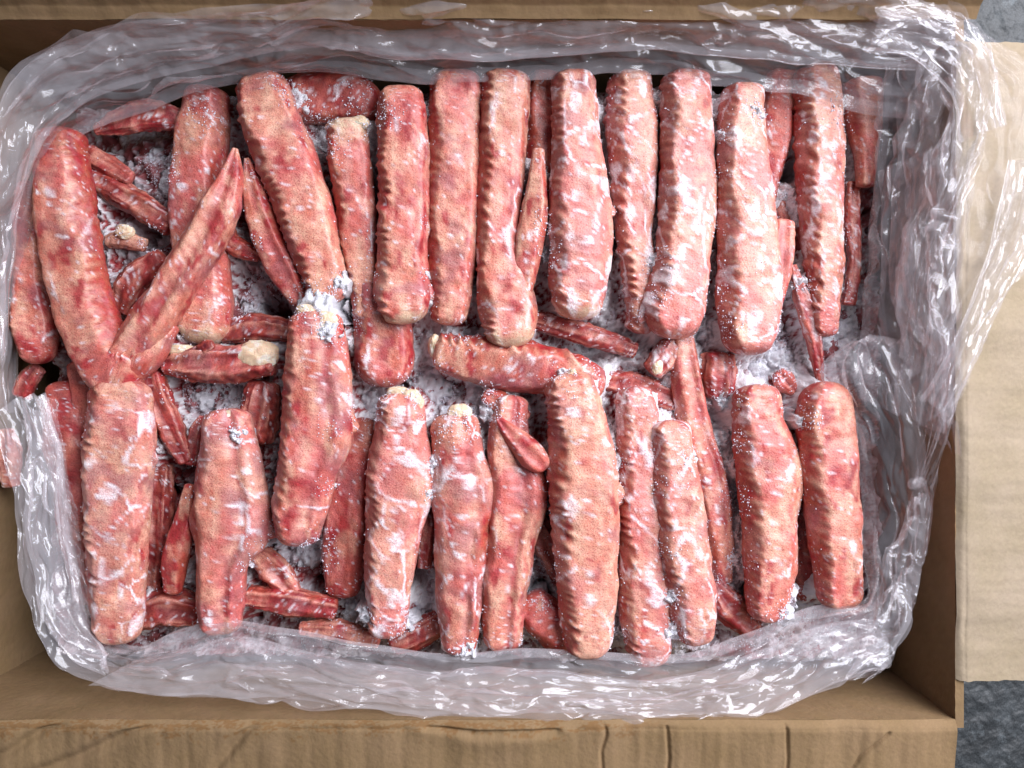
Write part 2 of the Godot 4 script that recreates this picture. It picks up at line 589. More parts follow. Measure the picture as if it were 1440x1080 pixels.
# a whole thing: limb plus its other parts
func meat(called: String, category: String, label: String, h: float, pts: Array, o := {}) -> Node3D:
	var mid: Array = pts[pts.size() / 2]
	var centre := W(mid[0], mid[1], h)
	var h1: float = o.get("h1", h)
	if category != "wing" and category != "wing tip":
		o = {"groove": 0.3, "gpos": 0.1, "cap0": 0.35, "cap1": 0.35, "raw": true}.merged(o, true)
		o.frost = float(o.get("frost", 0.3)) + 0.12
	if category == "wing": o = {"blunt": true}.merged(o, true)
	var body := limb(pts, h, h1, o, centre)
	var t: Node3D
	if o.has("knobs") or o.has("limbs") or o.has("webs"):
		t = Node3D.new()
		named(t, called)
		instance(body, M.skin, "skin", t)
		for k in o.get("knobs", []):
			instance(lump(k[0], k[1], h + k[5] - 2.0, k[2], k[3], k[4] * 0.8, 0.0, KNOB, KNOB_WHITE, centre), M.fat, "cartilage_knob", t)
		for l in o.get("limbs", []):
			var lo: Dictionary = o.duplicate()
			lo.merge({"blunt": false, "web": false}, true)
			lo.merge(l.get("o", {}), true)
			instance(limb(l.pts, h + l.get("h", 0.0), h + l.get("h1", l.get("h", 0.0)), lo, centre), M.skin, l.name, t)
		for q in o.get("webs", []):
			# a point of loose skin that leaves the side of the wing
			var lo: Dictionary = o.duplicate()
			lo.merge({"blunt": false, "web": false, "scallop": 0.0, "groove": 0.0, "thick": 0.42, "cap0": 0.6, "cap1": 0.3, "fatend": 0.0}, true)
			var w: float = q[4]
			var pts2 := [[q[0], q[1], w, w], [lerpf(q[0], q[2], 0.55), lerpf(q[1], q[3], 0.45), w * 0.72, w * 0.55], [q[2], q[3], 4.0, 4.0]]
			instance(limb(pts2, h + 3.0, h - 2.0, lo, centre), M.skin, "skin_web", t)
	else:
		t = instance(body, M.skin, called)
	t.position = centre * S
	tag(t, label, category, o.get("group", ""))
	return t

func upper_row():
	var g := "frozen wings in the upper row"
	meat("wing", "wing", "narrow dark red-brown wing at the far left edge, against the plastic", -14.0, [[46, 255, 16, 16], [40, 320, 18, 18], [42, 400, 20, 20], [50, 465, 24, 24], [57, 512, 16, 16]], {"red": 0.75, "frost": 0.32, "scallop": -1.5, "glaze": 0.1, "dark": 0.15, "group": g})
	meat("wing", "wing", "big V-shaped folded wing at left, its bare tip pointing up to the right", 8.0, [[86, 180, 22, 22], [88, 240, 31, 31], [95, 320, 36, 36], [112, 410, 35, 36], [134, 476, 34, 36], [158, 516, 34, 33], [200, 530, 24, 26]],
		{"red": 0.62, "frost": 0.12, "scallop": 2.6, "glaze": 0.15, "cap0": 0.45, "cream": 0.42, "pitch": 17.0, "group": g,
		"limbs": [{"name": "wing_tip", "h": 4.0, "h1": 12.0, "pts": [[168, 515, 26, 26], [212, 455, 30, 30], [255, 388, 28, 28], [298, 312, 31, 27], [322, 255, 20, 16], [331, 208, 4, 4]], "o": {"scallop": 0.0, "groove": 0.32, "gpos": -0.1, "red": 0.66, "cap1": 0.3}},
		{"name": "bone_prong", "h": 2.0, "pts": [[160, 520, 20, 20], [200, 500, 26, 24], [247, 457, 8, 8]], "o": {"scallop": 0.0, "red": 0.5, "cap1": 0.3}}]})
	meat("wing", "wing", "long frosted wing standing behind the tip of the V-shaped wing", -20.0, [[295, 122, 22, 22], [283, 200, 31, 30], [277, 280, 32, 32], [283, 370, 32, 34], [287, 440, 34, 34], [286, 485, 22, 22]], {"h1": -30.0, "red": 0.45, "frost": 0.42, "glaze": 0.2, "fatend": 1.4, "cream": 0.4, "group": g})
	meat("wing", "wing", "long slanting orange-pink wing, left of the frosty corner, running down to the right", 6.0, [[362, 108, 26, 26], [388, 190, 36, 36], [417, 262, 35, 35], [440, 330, 33, 30], [458, 395, 26, 24], [467, 428, 14, 14]], {"red": 0.55, "frost": 0.16, "scallop": -3.2, "glaze": 0.15, "cream": 0.45, "cap0": 0.4, "group": g})
	meat("wing_tip", "wing tip", "thin pointed red wing tip with a round bone end, beside the V-shaped wing", 4.0, [[347, 222, 4, 4], [356, 268, 15, 17], [372, 320, 21, 21], [399, 375, 23, 22], [424, 428, 14, 14]], {"h1": -8.0, "red": 0.72, "frost": 0.25, "groove": 0.25, "gpos": 0.1, "cap0": 0.3, "group": "bare wing tips"})
	meat("wing", "wing", "slim wing with a cut cream end on top, just left of the broad rounded wing", 2.0, [[486, 168, 24, 22], [494, 240, 25, 25], [502, 320, 23, 23], [511, 390, 18, 17], [521, 450, 20, 20]], {"h1": -14.0, "red": 0.55, "frost": 0.2, "scallop": -3.0, "cream": 0.5, "fatend": -1.0, "cap0": 0.4, "group": g, "knobs": [[505, 172, 14, 9, 10, 14.0]]})
	meat("wing", "wing", "rounded red wing end poking out below the broad rounded wing", -22.0, [[527, 390, 26, 28], [536, 450, 32, 34], [541, 510, 36, 34], [543, 545, 24, 24]], {"red": 0.72, "frost": 0.16, "scallop": -1.5, "cream": 0.2, "group": g})
	meat("wing", "wing", "broad rounded wing with a white frost patch near its top", 12.0, [[563, 122, 24, 22], [567, 190, 31, 30], [569, 275, 31, 30], [566, 360, 31, 30], [566, 415, 33, 33], [573, 456, 20, 20]], {"webs": [[580, 400, 612, 420, 26]], "red": 0.6, "frost": 0.22, "scallop": -4.0, "glaze": 0.2, "fatend": 0.8, "cream": 0.35, "group": g})
	meat("wing", "wing", "even pinkish wing right of the broad rounded wing, no ice on its skin", -2.0, [[641, 100, 30, 30], [641, 190, 32, 31], [637, 300, 31, 30], [633, 395, 27, 27], [629, 458, 20, 20]], {"red": 0.5, "frost": 0.1, "scallop": -1.5, "cream": 0.42, "purple": 0.35, "group": g})
	meat("wing", "wing", "long wing with a small tip lying on its right flank", 4.0, [[711, 100, 31, 30], [708, 200, 29, 28], [701, 290, 26, 26], [700, 365, 25, 26], [713, 430, 35, 36], [718, 490, 22, 22]], {"red": 0.55, "frost": 0.16, "scallop": -3.2, "glaze": 0.45, "fatend": 1.2, "cream": 0.42, "group": g})
	meat("wing_tip", "wing tip", "pale narrow wing tip leaning on the long wing in the upper row", 26.0, [[757, 208, 7, 8], [755, 260, 14, 14], [749, 310, 19, 20], [741, 370, 19, 18], [732, 428, 10, 10]], {"h1": 12.0, "red": 0.5, "frost": 0.1, "cream": 0.6, "thick": 0.8, "cap0": 0.5, "group": "bare wing tips"})
	meat("wing", "wing", "heavy wing with glassy ice outlines, above the dark red bone", 14.0, [[806, 100, 26, 26], [809, 190, 28, 30], [812, 270, 34, 38], [815, 330, 36, 40], [815, 395, 37, 34], [811, 450, 20, 20]], {"web": true, "webs": [[826, 288, 866, 300, 30]], "red": 0.5, "frost": 0.16, "scallop": -3.0, "glaze": 0.95, "fatend": 0.9, "cream": 0.3, "purple": 0.3, "group": g})
	meat("wing", "wing", "curved ridged wing with white ice patches, tapering downward", 4.0, [[886, 100, 24, 24], [889, 180, 31, 30], [892, 260, 28, 26], [893, 330, 23, 20], [903, 400, 22, 21], [906, 470, 19, 19]], {"h1": -10.0, "red": 0.45, "frost": 0.28, "scallop": -4.6, "glaze": 0.8, "cream": 0.45, "pitch": 17.0, "group": g})
	meat("wing", "wing", "smooth glazed wing with a ragged skin flap at its lower left", 14.0, [[963, 100, 28, 28], [966, 190, 32, 31], [967, 285, 34, 34], [960, 365, 33, 33], [949, 430, 38, 36], [945, 477, 14, 14]], {"webs": [[935, 425, 898, 452, 24]], "red": 0.42, "frost": 0.25, "scallop": -2.6, "glaze": 0.85, "cream": 0.4, "group": g})
	meat("wing", "wing", "plump iced wing with a loose skin flap on its right side", 18.0, [[1043, 118, 22, 22], [1043, 200, 29, 29], [1048, 280, 34, 34], [1053, 360, 38, 37], [1053, 430, 38, 38], [1052, 500, 20, 20]],
		{"red": 0.45, "frost": 0.3, "scallop": -1.4, "glaze": 0.9, "cream": 0.35, "group": g, "limbs": [{"name": "skin_flap", "h": -2.0, "pts": [[1100, 308, 16, 16], [1097, 345, 18, 20], [1094, 390, 18, 17], [1082, 450, 10, 10]], "o": {"scallop": 0.0, "groove": 0.4, "gpos": 0.0, "glaze": 0.2, "frost": 0.1, "cap0": 0.5}}]})
	meat("wing", "wing", "scalloped wing under the plastic veil near the upper right corner", 4.0, [[1146, 92, 24, 26], [1152, 180, 28, 28], [1153, 260, 27, 27], [1157, 330, 24, 23], [1160, 400, 20, 19], [1161, 474, 13, 13]], {"red": 0.45, "frost": 0.45, "scallop": -5.0, "glaze": 0.6, "cream": 0.45, "pitch": 18.0, "group": g})
	meat("wing", "wing", "flat square-ended wing slab at the upper right edge", 2.0, [[1213, 110, 22, 20], [1216, 170, 22, 19], [1216, 220, 12, 13], [1216, 264, 9, 10]], {"red": 0.5, "frost": 0.25, "thick": 0.9, "cream": 0.35, "cap0": 0.4, "cap1": 0.35, "group": g})
	meat("meat_strip", "meat strip", "thin red meat strip below the square-ended slab at the right edge", -14.0, [[1200, 255, 9, 9], [1199, 310, 12, 10], [1201, 370, 9, 10], [1192, 430, 9, 9]], {"red": 0.95, "frost": 0.35, "cream": 0.1})

func middle_pieces():
	meat("wing", "wing", "wing lying crosswise in the middle, cream joint at its left end", -12.0, [[610, 492, 20, 20], [655, 502, 27, 26], [715, 512, 32, 32], [785, 524, 28, 28], [850, 546, 16, 16]], {"red": 0.62, "frost": 0.3, "scallop": 5.0, "cream": 0.35, "pitch": 19.0, "glaze": 0.2, "knobs": [[611, 486, 9, 17, 12, 5.0], [624, 512, 12, 12, 10, 4.0]]})
	meat("bone", "bone", "dark red bone stick slanting under the heavy iced wing", -22.0, [[742, 447, 13, 13], [805, 464, 15, 15], [850, 478, 14, 14], [896, 494, 10, 10]], {"red": 1.0, "dark": 0.7, "frost": 0.42, "cream": 0.0, "thick": 0.9})
	meat("bone_end", "bone end", "small blood-red bone end with a pale core, mid right", -6.0, [[950, 478, 12, 12], [935, 500, 18, 18], [914, 524, 14, 14]], {"red": 1.0, "dark": 0.3, "frost": 0.05, "glaze": 0.5, "cream": 0.1, "knobs": [[924, 516, 8, 12, 8, 12.0]]})
	meat("wing_tip", "wing tip", "long straight pink wing tip running down through the middle right", -10.0, [[957, 470, 17, 17], [966, 540, 21, 21], [978, 600, 24, 23], [1000, 680, 23, 22], [1011, 760, 21, 20], [1018, 822, 12, 12]], {"h1": -26.0, "red": 0.6, "frost": 0.25, "cream": 0.4, "glaze": 0.35, "groove": 0.2, "gpos": 0.3, "group": "bare wing tips"})
	meat("meat_strip", "meat strip", "bright red stick of meat above the rightmost lower wing", 0.0, [[1114, 372, 5, 5], [1124, 405, 10, 9], [1136, 440, 13, 13], [1143, 470, 12, 12], [1149, 505, 8, 8], [1154, 540, 5, 5]], {"red": 1.0, "frost": 0.15, "cream": 0.05, "glaze": 0.4, "thick": 1.0})
	meat("meat_block", "meat chunk", "cut block of raw red meat below the plump iced wing", -20.0, [[1010, 494, 22, 22], [1009, 530, 25, 24], [1008, 562, 20, 20]], {"red": 1.0, "dark": 0.25, "frost": 0.22, "cream": 0.05, "cap0": 0.3, "cap1": 0.5})
	meat("meat_scrap", "meat scrap", "small orange-red scrap in the frost left of the red stick", -18.0, [[1092, 522, 10, 10], [1104, 538, 15, 14], [1118, 552, 8, 8]], {"red": 0.8, "frost": 0.35, "cream": 0.2})
	meat("bone_end", "bone end", "split wing joint with a dark marrow hole and white cartilage, centre left", -12.0, [[228, 512, 12, 12], [275, 512, 24, 22], [330, 510, 27, 24], [388, 506, 20, 20]], {"red": 0.8, "dark": 0.35, "frost": 0.2, "cream": 0.3, "purple": 0.6, "knobs": [[362, 500, 30, 22, 16, 10.0], [255, 493, 20, 9, 8, 8.0]], "limbs": [{"name": "marrow_core", "h": 14.0, "pts": [[278, 494, 6, 6], [290, 489, 10, 10], [302, 484, 6, 6]], "o": {"dark": 1.0, "frost": 0.0, "glaze": 0.0, "purple": 0.8}}]})
	meat("bone", "bone", "dark red curved bone beside the split wing joint", -16.0, [[212, 522, 14, 14], [222, 560, 19, 18], [240, 605, 17, 17], [262, 652, 10, 10]], {"red": 0.95, "dark": 0.55, "frost": 0.12, "cream": 0.15, "glaze": 0.2})
	meat("meat_block", "meat chunk", "brownish meat chunk between the split joint and the tall lower wing", -34.0, [[372, 535, 22, 22], [366, 575, 28, 27], [358, 625, 24, 24]], {"red": 0.7, "dark": 0.8, "frost": 0.2, "cream": 0.2})

func lower_row():
	var g := "frozen wings in the lower row"
	meat("wing", "wing", "dark bloody wing half hidden behind the milky plastic fold at left", -30.0, [[94, 535, 22, 22], [97, 600, 28, 30], [105, 680, 24, 24], [116, 770, 22, 22], [126, 850, 14, 14]], {"red": 0.9, "dark": 0.45, "frost": 0.18, "cream": 0.1, "glaze": 0.2, "group": g})
	meat("wing", "wing", "wide ridged wing, first whole one of the lower row from the left", 12.0, [[168, 532, 28, 30], [168, 600, 41, 42], [166, 680, 42, 40], [165, 755, 37, 36], [165, 830, 33, 32], [169, 905, 22, 22]], {"webs": [[190, 640, 222, 650, 34]], "red": 0.5, "frost": 0.12, "scallop": -4.2, "glaze": 0.75, "cream": 0.45, "purple": 0.35, "cap0": 0.5, "pitch": 17.0, "group": g, "knobs": [[198, 560, 10, 16, 10, 8.0]]})
	meat("wing", "wing", "wing with a cream joint on top and a thin red tip at its left side", 6.0, [[317, 574, 16, 16], [320, 620, 32, 34], [323, 690, 42, 44], [321, 745, 46, 52], [313, 790, 30, 32], [310, 840, 28, 27], [310, 892, 22, 22]],
		{"web": true, "webs": [[335, 730, 392, 752, 36]], "red": 0.5, "frost": 0.2, "glaze": 0.5, "cream": 0.4, "purple": 0.45, "groove": 0.25, "gpos": 0.35, "group": g, "knobs": [[322, 588, 20, 12, 13, 10.0], [338, 604, 10, 9, 9, 10.0]],
		"limbs": [{"name": "wing_tip", "h": -6.0, "h1": -14.0, "pts": [[268, 680, 7, 7], [260, 730, 14, 14], [247, 785, 18, 18], [243, 836, 12, 12]], "o": {"red": 0.85, "groove": 0.0, "purple": 0.1, "glaze": 0.1}}]})
	meat("wing", "wing", "tall wing capped with snow and cream fat, standing above its lower-row neighbours", 18.0, [[442, 436, 24, 24], [446, 500, 37, 38], [447, 560, 42, 42], [444, 612, 43, 44], [431, 660, 35, 36], [422, 715, 33, 33], [417, 768, 22, 22]], {"web": true, "webs": [[462, 585, 504, 604, 36]], "red": 0.62, "frost": 0.16, "scallop": -2.2, "glaze": 0.25, "cream": 0.45, "purple": 0.4, "groove": 0.22, "gpos": 0.4, "group": g, "knobs": [[458, 452, 17, 15, 13, 14.0], [430, 436, 14, 8, 9, 14.0]]})
	meat("wing", "wing", "reddish-brown wing sunk lower than its neighbours, left of the iced wing", -26.0, [[518, 588, 9, 9], [505, 640, 26, 26], [492, 700, 28, 28], [487, 770, 28, 27], [480, 840, 18, 18]], {"red": 0.75, "dark": 0.35, "frost": 0.3, "cream": 0.25, "cap0": 0.6, "group": g})
	meat("wing", "wing", "iced wing with a big creamy knuckle at its upper right", 14.0, [[562, 552, 20, 20], [562, 610, 32, 33], [562, 680, 41, 42], [553, 745, 34, 34], [547, 815, 29, 29], [543, 897, 15, 15]], {"web": true, "webs": [[580, 670, 618, 684, 34]], "red": 0.52, "frost": 0.22, "scallop": -3.0, "glaze": 0.95, "cream": 0.35, "group": g, "knobs": [[578, 565, 17, 18, 14, 8.0], [586, 586, 11, 17, 11, 6.0], [560, 552, 16, 8, 9, 6.0]]})
	meat("wing", "wing", "wing with a snowy top, a dark red groove and a skin web at its right", 10.0, [[636, 580, 20, 20], [643, 640, 31, 33], [650, 695, 38, 42], [649, 755, 32, 33], [646, 830, 28, 28], [645, 920, 20, 20]], {"web": true, "webs": [[662, 685, 704, 712, 34]], "red": 0.62, "frost": 0.22, "glaze": 0.6, "cream": 0.35, "purple": 0.35, "groove": 0.35, "gpos": 0.42, "group": g, "knobs": [[646, 582, 17, 14, 12, 10.0]]})
	meat("wing", "wing", "two-ridged wing under the little red crossing tip", -2.0, [[719, 555, 20, 20], [714, 620, 24, 26], [722, 690, 34, 40], [716, 760, 32, 33], [708, 830, 28, 29], [706, 915, 20, 20]], {"web": true, "webs": [[735, 672, 778, 690, 32]], "red": 0.55, "frost": 0.15, "glaze": 0.4, "cream": 0.4, "groove": 0.3, "gpos": 0.3, "group": g})
	meat("wing_tip", "wing tip", "little red wing tip crossing in front of the two-ridged wing", 22.0, [[699, 587, 4, 4], [722, 614, 14, 14], [748, 640, 19, 19], [768, 660, 12, 12]], {"red": 0.8, "frost": 0.05, "groove": 0.3, "gpos": 0.0, "cream": 0.3, "glaze": 0.3, "cap0": 0.3, "group": "bare wing tips"})
	meat("wing", "wing", "largest pale wing of the lower row, with a frosty pointed head", 20.0, [[796, 524, 18, 18], [811, 590, 34, 34], [818, 655, 42, 42], [823, 715, 43, 42], [826, 790, 39, 37], [827, 860, 35, 33], [826, 925, 22, 22]], {"webs": [[840, 690, 880, 704, 40]], "red": 0.4, "frost": 0.2, "scallop": -4.0, "glaze": 0.5, "cream": 0.62, "group": g, "knobs": [[836, 568, 11, 14, 10, 6.0], [806, 536, 12, 16, 10, 12.0]]})
	meat("wing", "wing", "narrow ridged wing packed with ice down its right side", 2.0, [[891, 543, 16, 16], [897, 600, 25, 25], [902, 690, 28, 28], [905, 780, 30, 30], [909, 860, 32, 32], [912, 936, 18, 18]], {"red": 0.6, "frost": 0.4, "scallop": -4.0, "glaze": 0.75, "cream": 0.3, "group": g})
	meat("wing", "wing", "slightly slanting iced wing with a ragged white shoulder", 16.0, [[940, 590, 20, 20], [946, 650, 28, 28], [955, 720, 31, 30], [965, 800, 30, 30], [974, 855, 29, 28], [980, 907, 17, 17]], {"red": 0.48, "frost": 0.3, "scallop": -3.0, "glaze": 0.95, "cream": 0.4, "cap0": 0.5, "group": g, "knobs": [[948, 604, 18, 9, 10, 10.0]]})
	meat("wing", "wing", "wing with a hollow joint head and a skin web at right, second from lower right", 10.0, [[1063, 540, 24, 26], [1067, 595, 31, 30], [1078, 670, 35, 46], [1083, 735, 33, 33], [1083, 800, 31, 31], [1080, 875, 22, 22]], {"web": true, "webs": [[1092, 668, 1138, 684, 36]], "red": 0.52, "frost": 0.28, "scallop": -1.6, "glaze": 0.3, "cream": 0.48, "cap0": 0.6, "group": g, "knobs": [[1046, 566, 10, 10, 10, 12.0], [1082, 560, 12, 12, 9, 14.0]]})
	meat("wing", "wing", "smooth round-headed wing at the right end of the lower row", 16.0, [[1160, 536, 26, 26], [1162, 600, 35, 35], [1168, 680, 34, 33], [1175, 760, 31, 31], [1181, 855, 24, 24]], {"red": 0.5, "frost": 0.25, "scallop": -1.2, "glaze": 0.3, "cream": 0.45, "cap0": 0.9, "group": g})

func under_layer():
	var g := "pieces half buried in the frost"
	meat("meat_strip", "meat strip", "flat red strip of meat at the top left, under the plastic edge", -18.0, [[132, 184, 6, 6], [165, 172, 18, 16], [210, 162, 22, 20], [268, 172, 12, 12]], {"red": 0.8, "frost": 0.32, "cream": 0.2, "thick": 0.7})
	meat("bone", "bone", "short dark red bone stub right of the V-shaped wing's top", -26.0, [[108, 212, 14, 14], [145, 230, 17, 17], [186, 254, 10, 10]], {"red": 0.9, "dark": 0.5, "frost": 0.3, "cream": 0.1})
	meat("bone", "bone", "long dark bone slanting behind the V-shaped wing", -32.0, [[116, 240, 14, 14], [175, 275, 18, 18], [245, 318, 16, 16]], {"red": 0.9, "dark": 0.6, "frost": 0.2, "cream": 0.3})
	meat("bone_end", "bone end", "pale bone end with a lump of ice inside the V-shaped wing", -34.0, [[148, 340, 8, 8], [175, 338, 13, 13], [206, 346, 9, 9]], {"red": 0.2, "dark": 0.0, "frost": 0.1, "cream": 1.0, "knobs": [[176, 326, 14, 11, 10, 12.0]]})
	meat("meat_strip", "meat strip", "dark red meat deep inside the V-shaped wing", -36.0, [[165, 440, 16, 16], [190, 395, 20, 20], [235, 362, 16, 16]], {"red": 0.9, "dark": 0.65, "frost": 0.2, "cream": 0.1})
	meat("meat_scrap", "meat scrap", "torn red scrap between the tip of the V-shaped wing and the pointed tip", -18.0, [[322, 312, 6, 6], [326, 340, 13, 13], [345, 352, 12, 12], [366, 362, 6, 6]], {"red": 0.95, "frost": 0.35, "cream": 0.15})
	meat("meat_strip", "meat strip", "dark frozen strip above the split wing joint", -40.0, [[310, 470, 16, 16], [360, 462, 20, 20], [412, 468, 16, 16]], {"red": 0.8, "dark": 0.9, "frost": 0.25, "cream": 0.1})
	meat("wing", "wing", "frost-buried wing at the top between the slanting and broad wings", -30.0, [[392, 150, 24, 24], [440, 138, 30, 30], [490, 140, 30, 30], [535, 152, 22, 22]], {"red": 0.8, "dark": 0.5, "frost": 0.5, "cream": 0.2})
	meat("wing", "wing", "shadowed wing flank behind the heavy iced wing's left side", -24.0, [[770, 100, 20, 20], [765, 180, 22, 22], [770, 270, 20, 20], [778, 360, 16, 16]], {"red": 0.75, "dark": 0.35, "frost": 0.25, "cream": 0.2})
	meat("wing", "wing", "pinkish wing piece in the gap left of the veiled scalloped wing", -22.0, [[1105, 100, 20, 20], [1092, 170, 22, 22], [1080, 240, 16, 16], [1074, 290, 10, 10]], {"red": 0.6, "frost": 0.4, "cream": 0.25})
	meat("meat_block", "meat chunk", "dark meat chunk at the bottom of the gap near the upper right", -40.0, [[1100, 260, 16, 16], [1106, 310, 22, 22], [1112, 360, 18, 18]], {"red": 0.8, "dark": 0.7, "frost": 0.35, "cream": 0.1})
	meat("bone_end", "bone end", "small cut bone end at the left edge under the dark left wing", -30.0, [[30, 560, 12, 12], [40, 535, 14, 14], [56, 515, 10, 10]], {"red": 0.8, "frost": 0.15, "cream": 0.35, "dark": 0.2})
	meat("wing", "wing", "brown wing stump under the elbow of the V-shaped wing", -26.0, [[116, 505, 18, 18], [124, 545, 20, 20], [134, 600, 14, 14]], {"red": 0.7, "dark": 0.3, "frost": 0.1, "cream": 0.3})
	meat("meat_strip", "meat strip", "thin red strip of meat lying level at the lower left centre", -12.0, [[346, 838, 14, 14], [405, 846, 18, 18], [475, 856, 13, 13]], {"red": 1.0, "dark": 0.25, "frost": 0.15, "cream": 0.15, "glaze": 0.2})
	meat("meat_scrap", "meat scrap", "pink frosted scrap above the level red strip", -18.0, [[360, 775, 12, 12], [385, 800, 20, 20], [416, 838, 12, 12]], {"red": 0.55, "frost": 0.35, "cream": 0.3})
	meat("meat_scrap", "meat scrap", "pale web of skin along the plastic edge below the level red strip", -14.0, [[420, 884, 8, 8], [470, 886, 15, 15], [535, 902, 9, 9]], {"red": 0.45, "frost": 0.35, "cream": 0.5})
	meat("wing", "wing", "red wing end tucked under the largest pale wing's left side", -20.0, [[738, 838, 16, 16], [765, 868, 25, 25], [795, 892, 28, 28], [812, 905, 16, 16]], {"red": 0.75, "frost": 0.25, "cream": 0.2, "glaze": 0.3})
	meat("meat_strip", "meat strip", "dark yellow-red strip in the gap left of the largest pale wing", -36.0, [[750, 725, 14, 14], [770, 765, 20, 20], [795, 820, 14, 14]], {"red": 0.8, "dark": 0.5, "frost": 0.2, "cream": 0.5})
	meat("meat_scrap", "meat scrap", "red ragged scrap below the long straight wing tip", -20.0, [[1002, 815, 12, 12], [1020, 850, 22, 22], [1062, 888, 16, 16]], {"red": 0.95, "dark": 0.2, "frost": 0.3, "cream": 0.1})
	meat("meat_block", "meat chunk", "dark frosted chunk between the first two lower wings at the bottom", -30.0, [[190, 868, 20, 20], [235, 852, 26, 26], [285, 862, 18, 18]], {"red": 0.8, "dark": 0.6, "frost": 0.4, "cream": 0.15})
	meat("meat_strip", "meat strip", "blood-red strip along the bottom edge right of the iced wing", -32.0, [[548, 908, 12, 12], [585, 892, 20, 20], [625, 872, 16, 16]], {"red": 1.0, "dark": 0.5, "frost": 0.2, "cream": 0.05})
	meat("wing", "wing", "dark wing deep in the gap between the two rightmost lower wings", -34.0, [[1125, 620, 14, 14], [1124, 700, 18, 18], [1132, 780, 20, 20], [1135, 845, 14, 14]], {"red": 0.8, "dark": 0.7, "frost": 0.3, "cream": 0.1})
	meat("meat_strip", "meat strip", "dark strip deep between the first two lower wings", -40.0, [[225, 650, 16, 16], [222, 720, 22, 22], [215, 790, 20, 20], [212, 840, 14, 14]], {"red": 0.85, "dark": 0.75, "frost": 0.3, "cream": 0.1})
	meat("meat_scrap", "meat scrap", "pale pink chunk pressed against the plastic at the left picture edge", -24.0, [[8, 602, 10, 10], [12, 640, 17, 17], [16, 686, 10, 10]], {"red": 0.35, "frost": 0.5, "cream": 0.5})

	meat("meat_strip", "meat strip", "dark purple meat strip lying level under the small blood-red bone end", -30.0, [[845, 535, 14, 14], [895, 545, 20, 20], [955, 566, 16, 16]], {"red": 0.9, "dark": 0.55, "frost": 0.15, "cream": 0.1})
	meat("meat_scrap", "meat scrap", "bright red torn flesh beside the head of the two-ridged wing", -6.0, [[680, 552, 9, 9], [702, 566, 17, 16], [742, 592, 11, 11]], {"red": 1.0, "frost": 0.2, "cream": 0.15})
	meat("bone", "bone", "thin dark red bone poking up left of the cream-jointed wing", -20.0, [[286, 585, 6, 6], [276, 610, 10, 10], [268, 655, 9, 9]], {"red": 0.95, "dark": 0.4, "frost": 0.15, "cream": 0.1})
	meat("meat_strip", "meat strip", "narrow red strip showing between the iced wing and the snowy-topped wing", -22.0, [[606, 690, 9, 9], [600, 740, 12, 12], [596, 800, 9, 9]], {"red": 0.95, "dark": 0.3, "frost": 0.25, "cream": 0.15})

func build_bed():
	var nu := 460
	var nv := 320
	var v := PackedVector3Array()
	var c := PackedColorArray()
	for i in nu:
		var x := lerpf(-676.0, 536.0, float(i) / (nu - 1))
		for j in nv:
			var z := lerpf(-428.0, 400.0, float(j) / (nv - 1))
			var a := n_lo.get_noise_2d(x * 0.012, z * 0.012)
			var b := n_mid.get_noise_2d(x * 0.045, z * 0.045)
			var e := n_cell.get_noise_2d(x * 0.05, z * 0.05) + 1.0
			var corner := smoothstep(330.0, 170.0, x + CX + (z + CY - 100.0) * 1.2)
			var y := -hollow(x, z) - 60.0 * corner + lerpf(-60.0, -44.0, smoothstep(-200.0, 450.0, x)) + 18.0 * a + 6.0 * b - 9.0 * e
			y -= 40.0 * smoothstep(0.35, 0.6, n_lo.get_noise_2d(x * 0.02 + 90.0, z * 0.02))
			var fr := smoothstep(-0.30, 0.25, n_lo.get_noise_2d(x * 0.02, z * 0.02 + 50.0) + 0.4 * n_mid.get_noise_2d(x * 0.15, z * 0.15))
			y += fr * (5.0 + 4.0 * n_mid.get_noise_2d(x * 0.1, z * 0.1) + 2.5 * n_mid.get_noise_2d(x * 0.22, z * 0.22))
			var col := DEEPRED.lerp(PURPLE, 0.4 + 0.6 * b).lerp(FROST, fr * (0.68 + 0.3 * n_mid.get_noise_2d(x * 0.17, z * 0.17 + 9.0)))
			v.append(Vector3(x, y, z) * S)
			c.append(col)
			put_height(Vector3(x, y, z))
			put_height(Vector3(x + 2.0, y, z))
			put_height(Vector3(x, y, z + 2.0))
			put_height(Vector3(x + 2.0, y, z + 2.0))
	var o := instance(mesh_of(v, c, grid_index(nu, nv)), M.bed, "frozen_meat_bed")
	tag(o, "frosty dark red frozen mass seen deep in the gaps between the wings", "frozen meat", "", "stuff")

# =================================================================== frost crystals
func crystal(sd: int) -> ArrayMesh:
	# a rough grain: an octahedron split once, each corner pushed in or out
	var r := RandomNumberGenerator.new()
	r.seed = sd
	var pts := [Vector3.UP, Vector3.DOWN, Vector3.LEFT, Vector3.RIGHT, Vector3.FORWARD, Vector3.BACK]
	for i in pts.size(): pts[i] = pts[i] * r.randf_range(0.6, 1.25)
	var st := SurfaceTool.new()
	st.begin(Mesh.PRIMITIVE_TRIANGLES)
	var rings := [[2, 4], [4, 3], [3, 5], [5, 2]]
	for e in rings:
		for top in [0, 1]:
			var a: Vector3 = pts[top]
			var b: Vector3 = pts[e[0]]
			var d: Vector3 = pts[e[1]]
			var m: Vector3 = (a + b + d) / 3.0 * 1.35
			for tr in [[a, b, m], [b, d, m], [d, a, m]]:
				var flip: bool = (tr[1] - tr[0]).cross(tr[2] - tr[0]).dot(m) > 0.0
				st.add_vertex(tr[0])
				st.add_vertex(tr[2] if flip else tr[1])
				st.add_vertex(tr[1] if flip else tr[2])
	st.generate_normals()
	return st.commit()

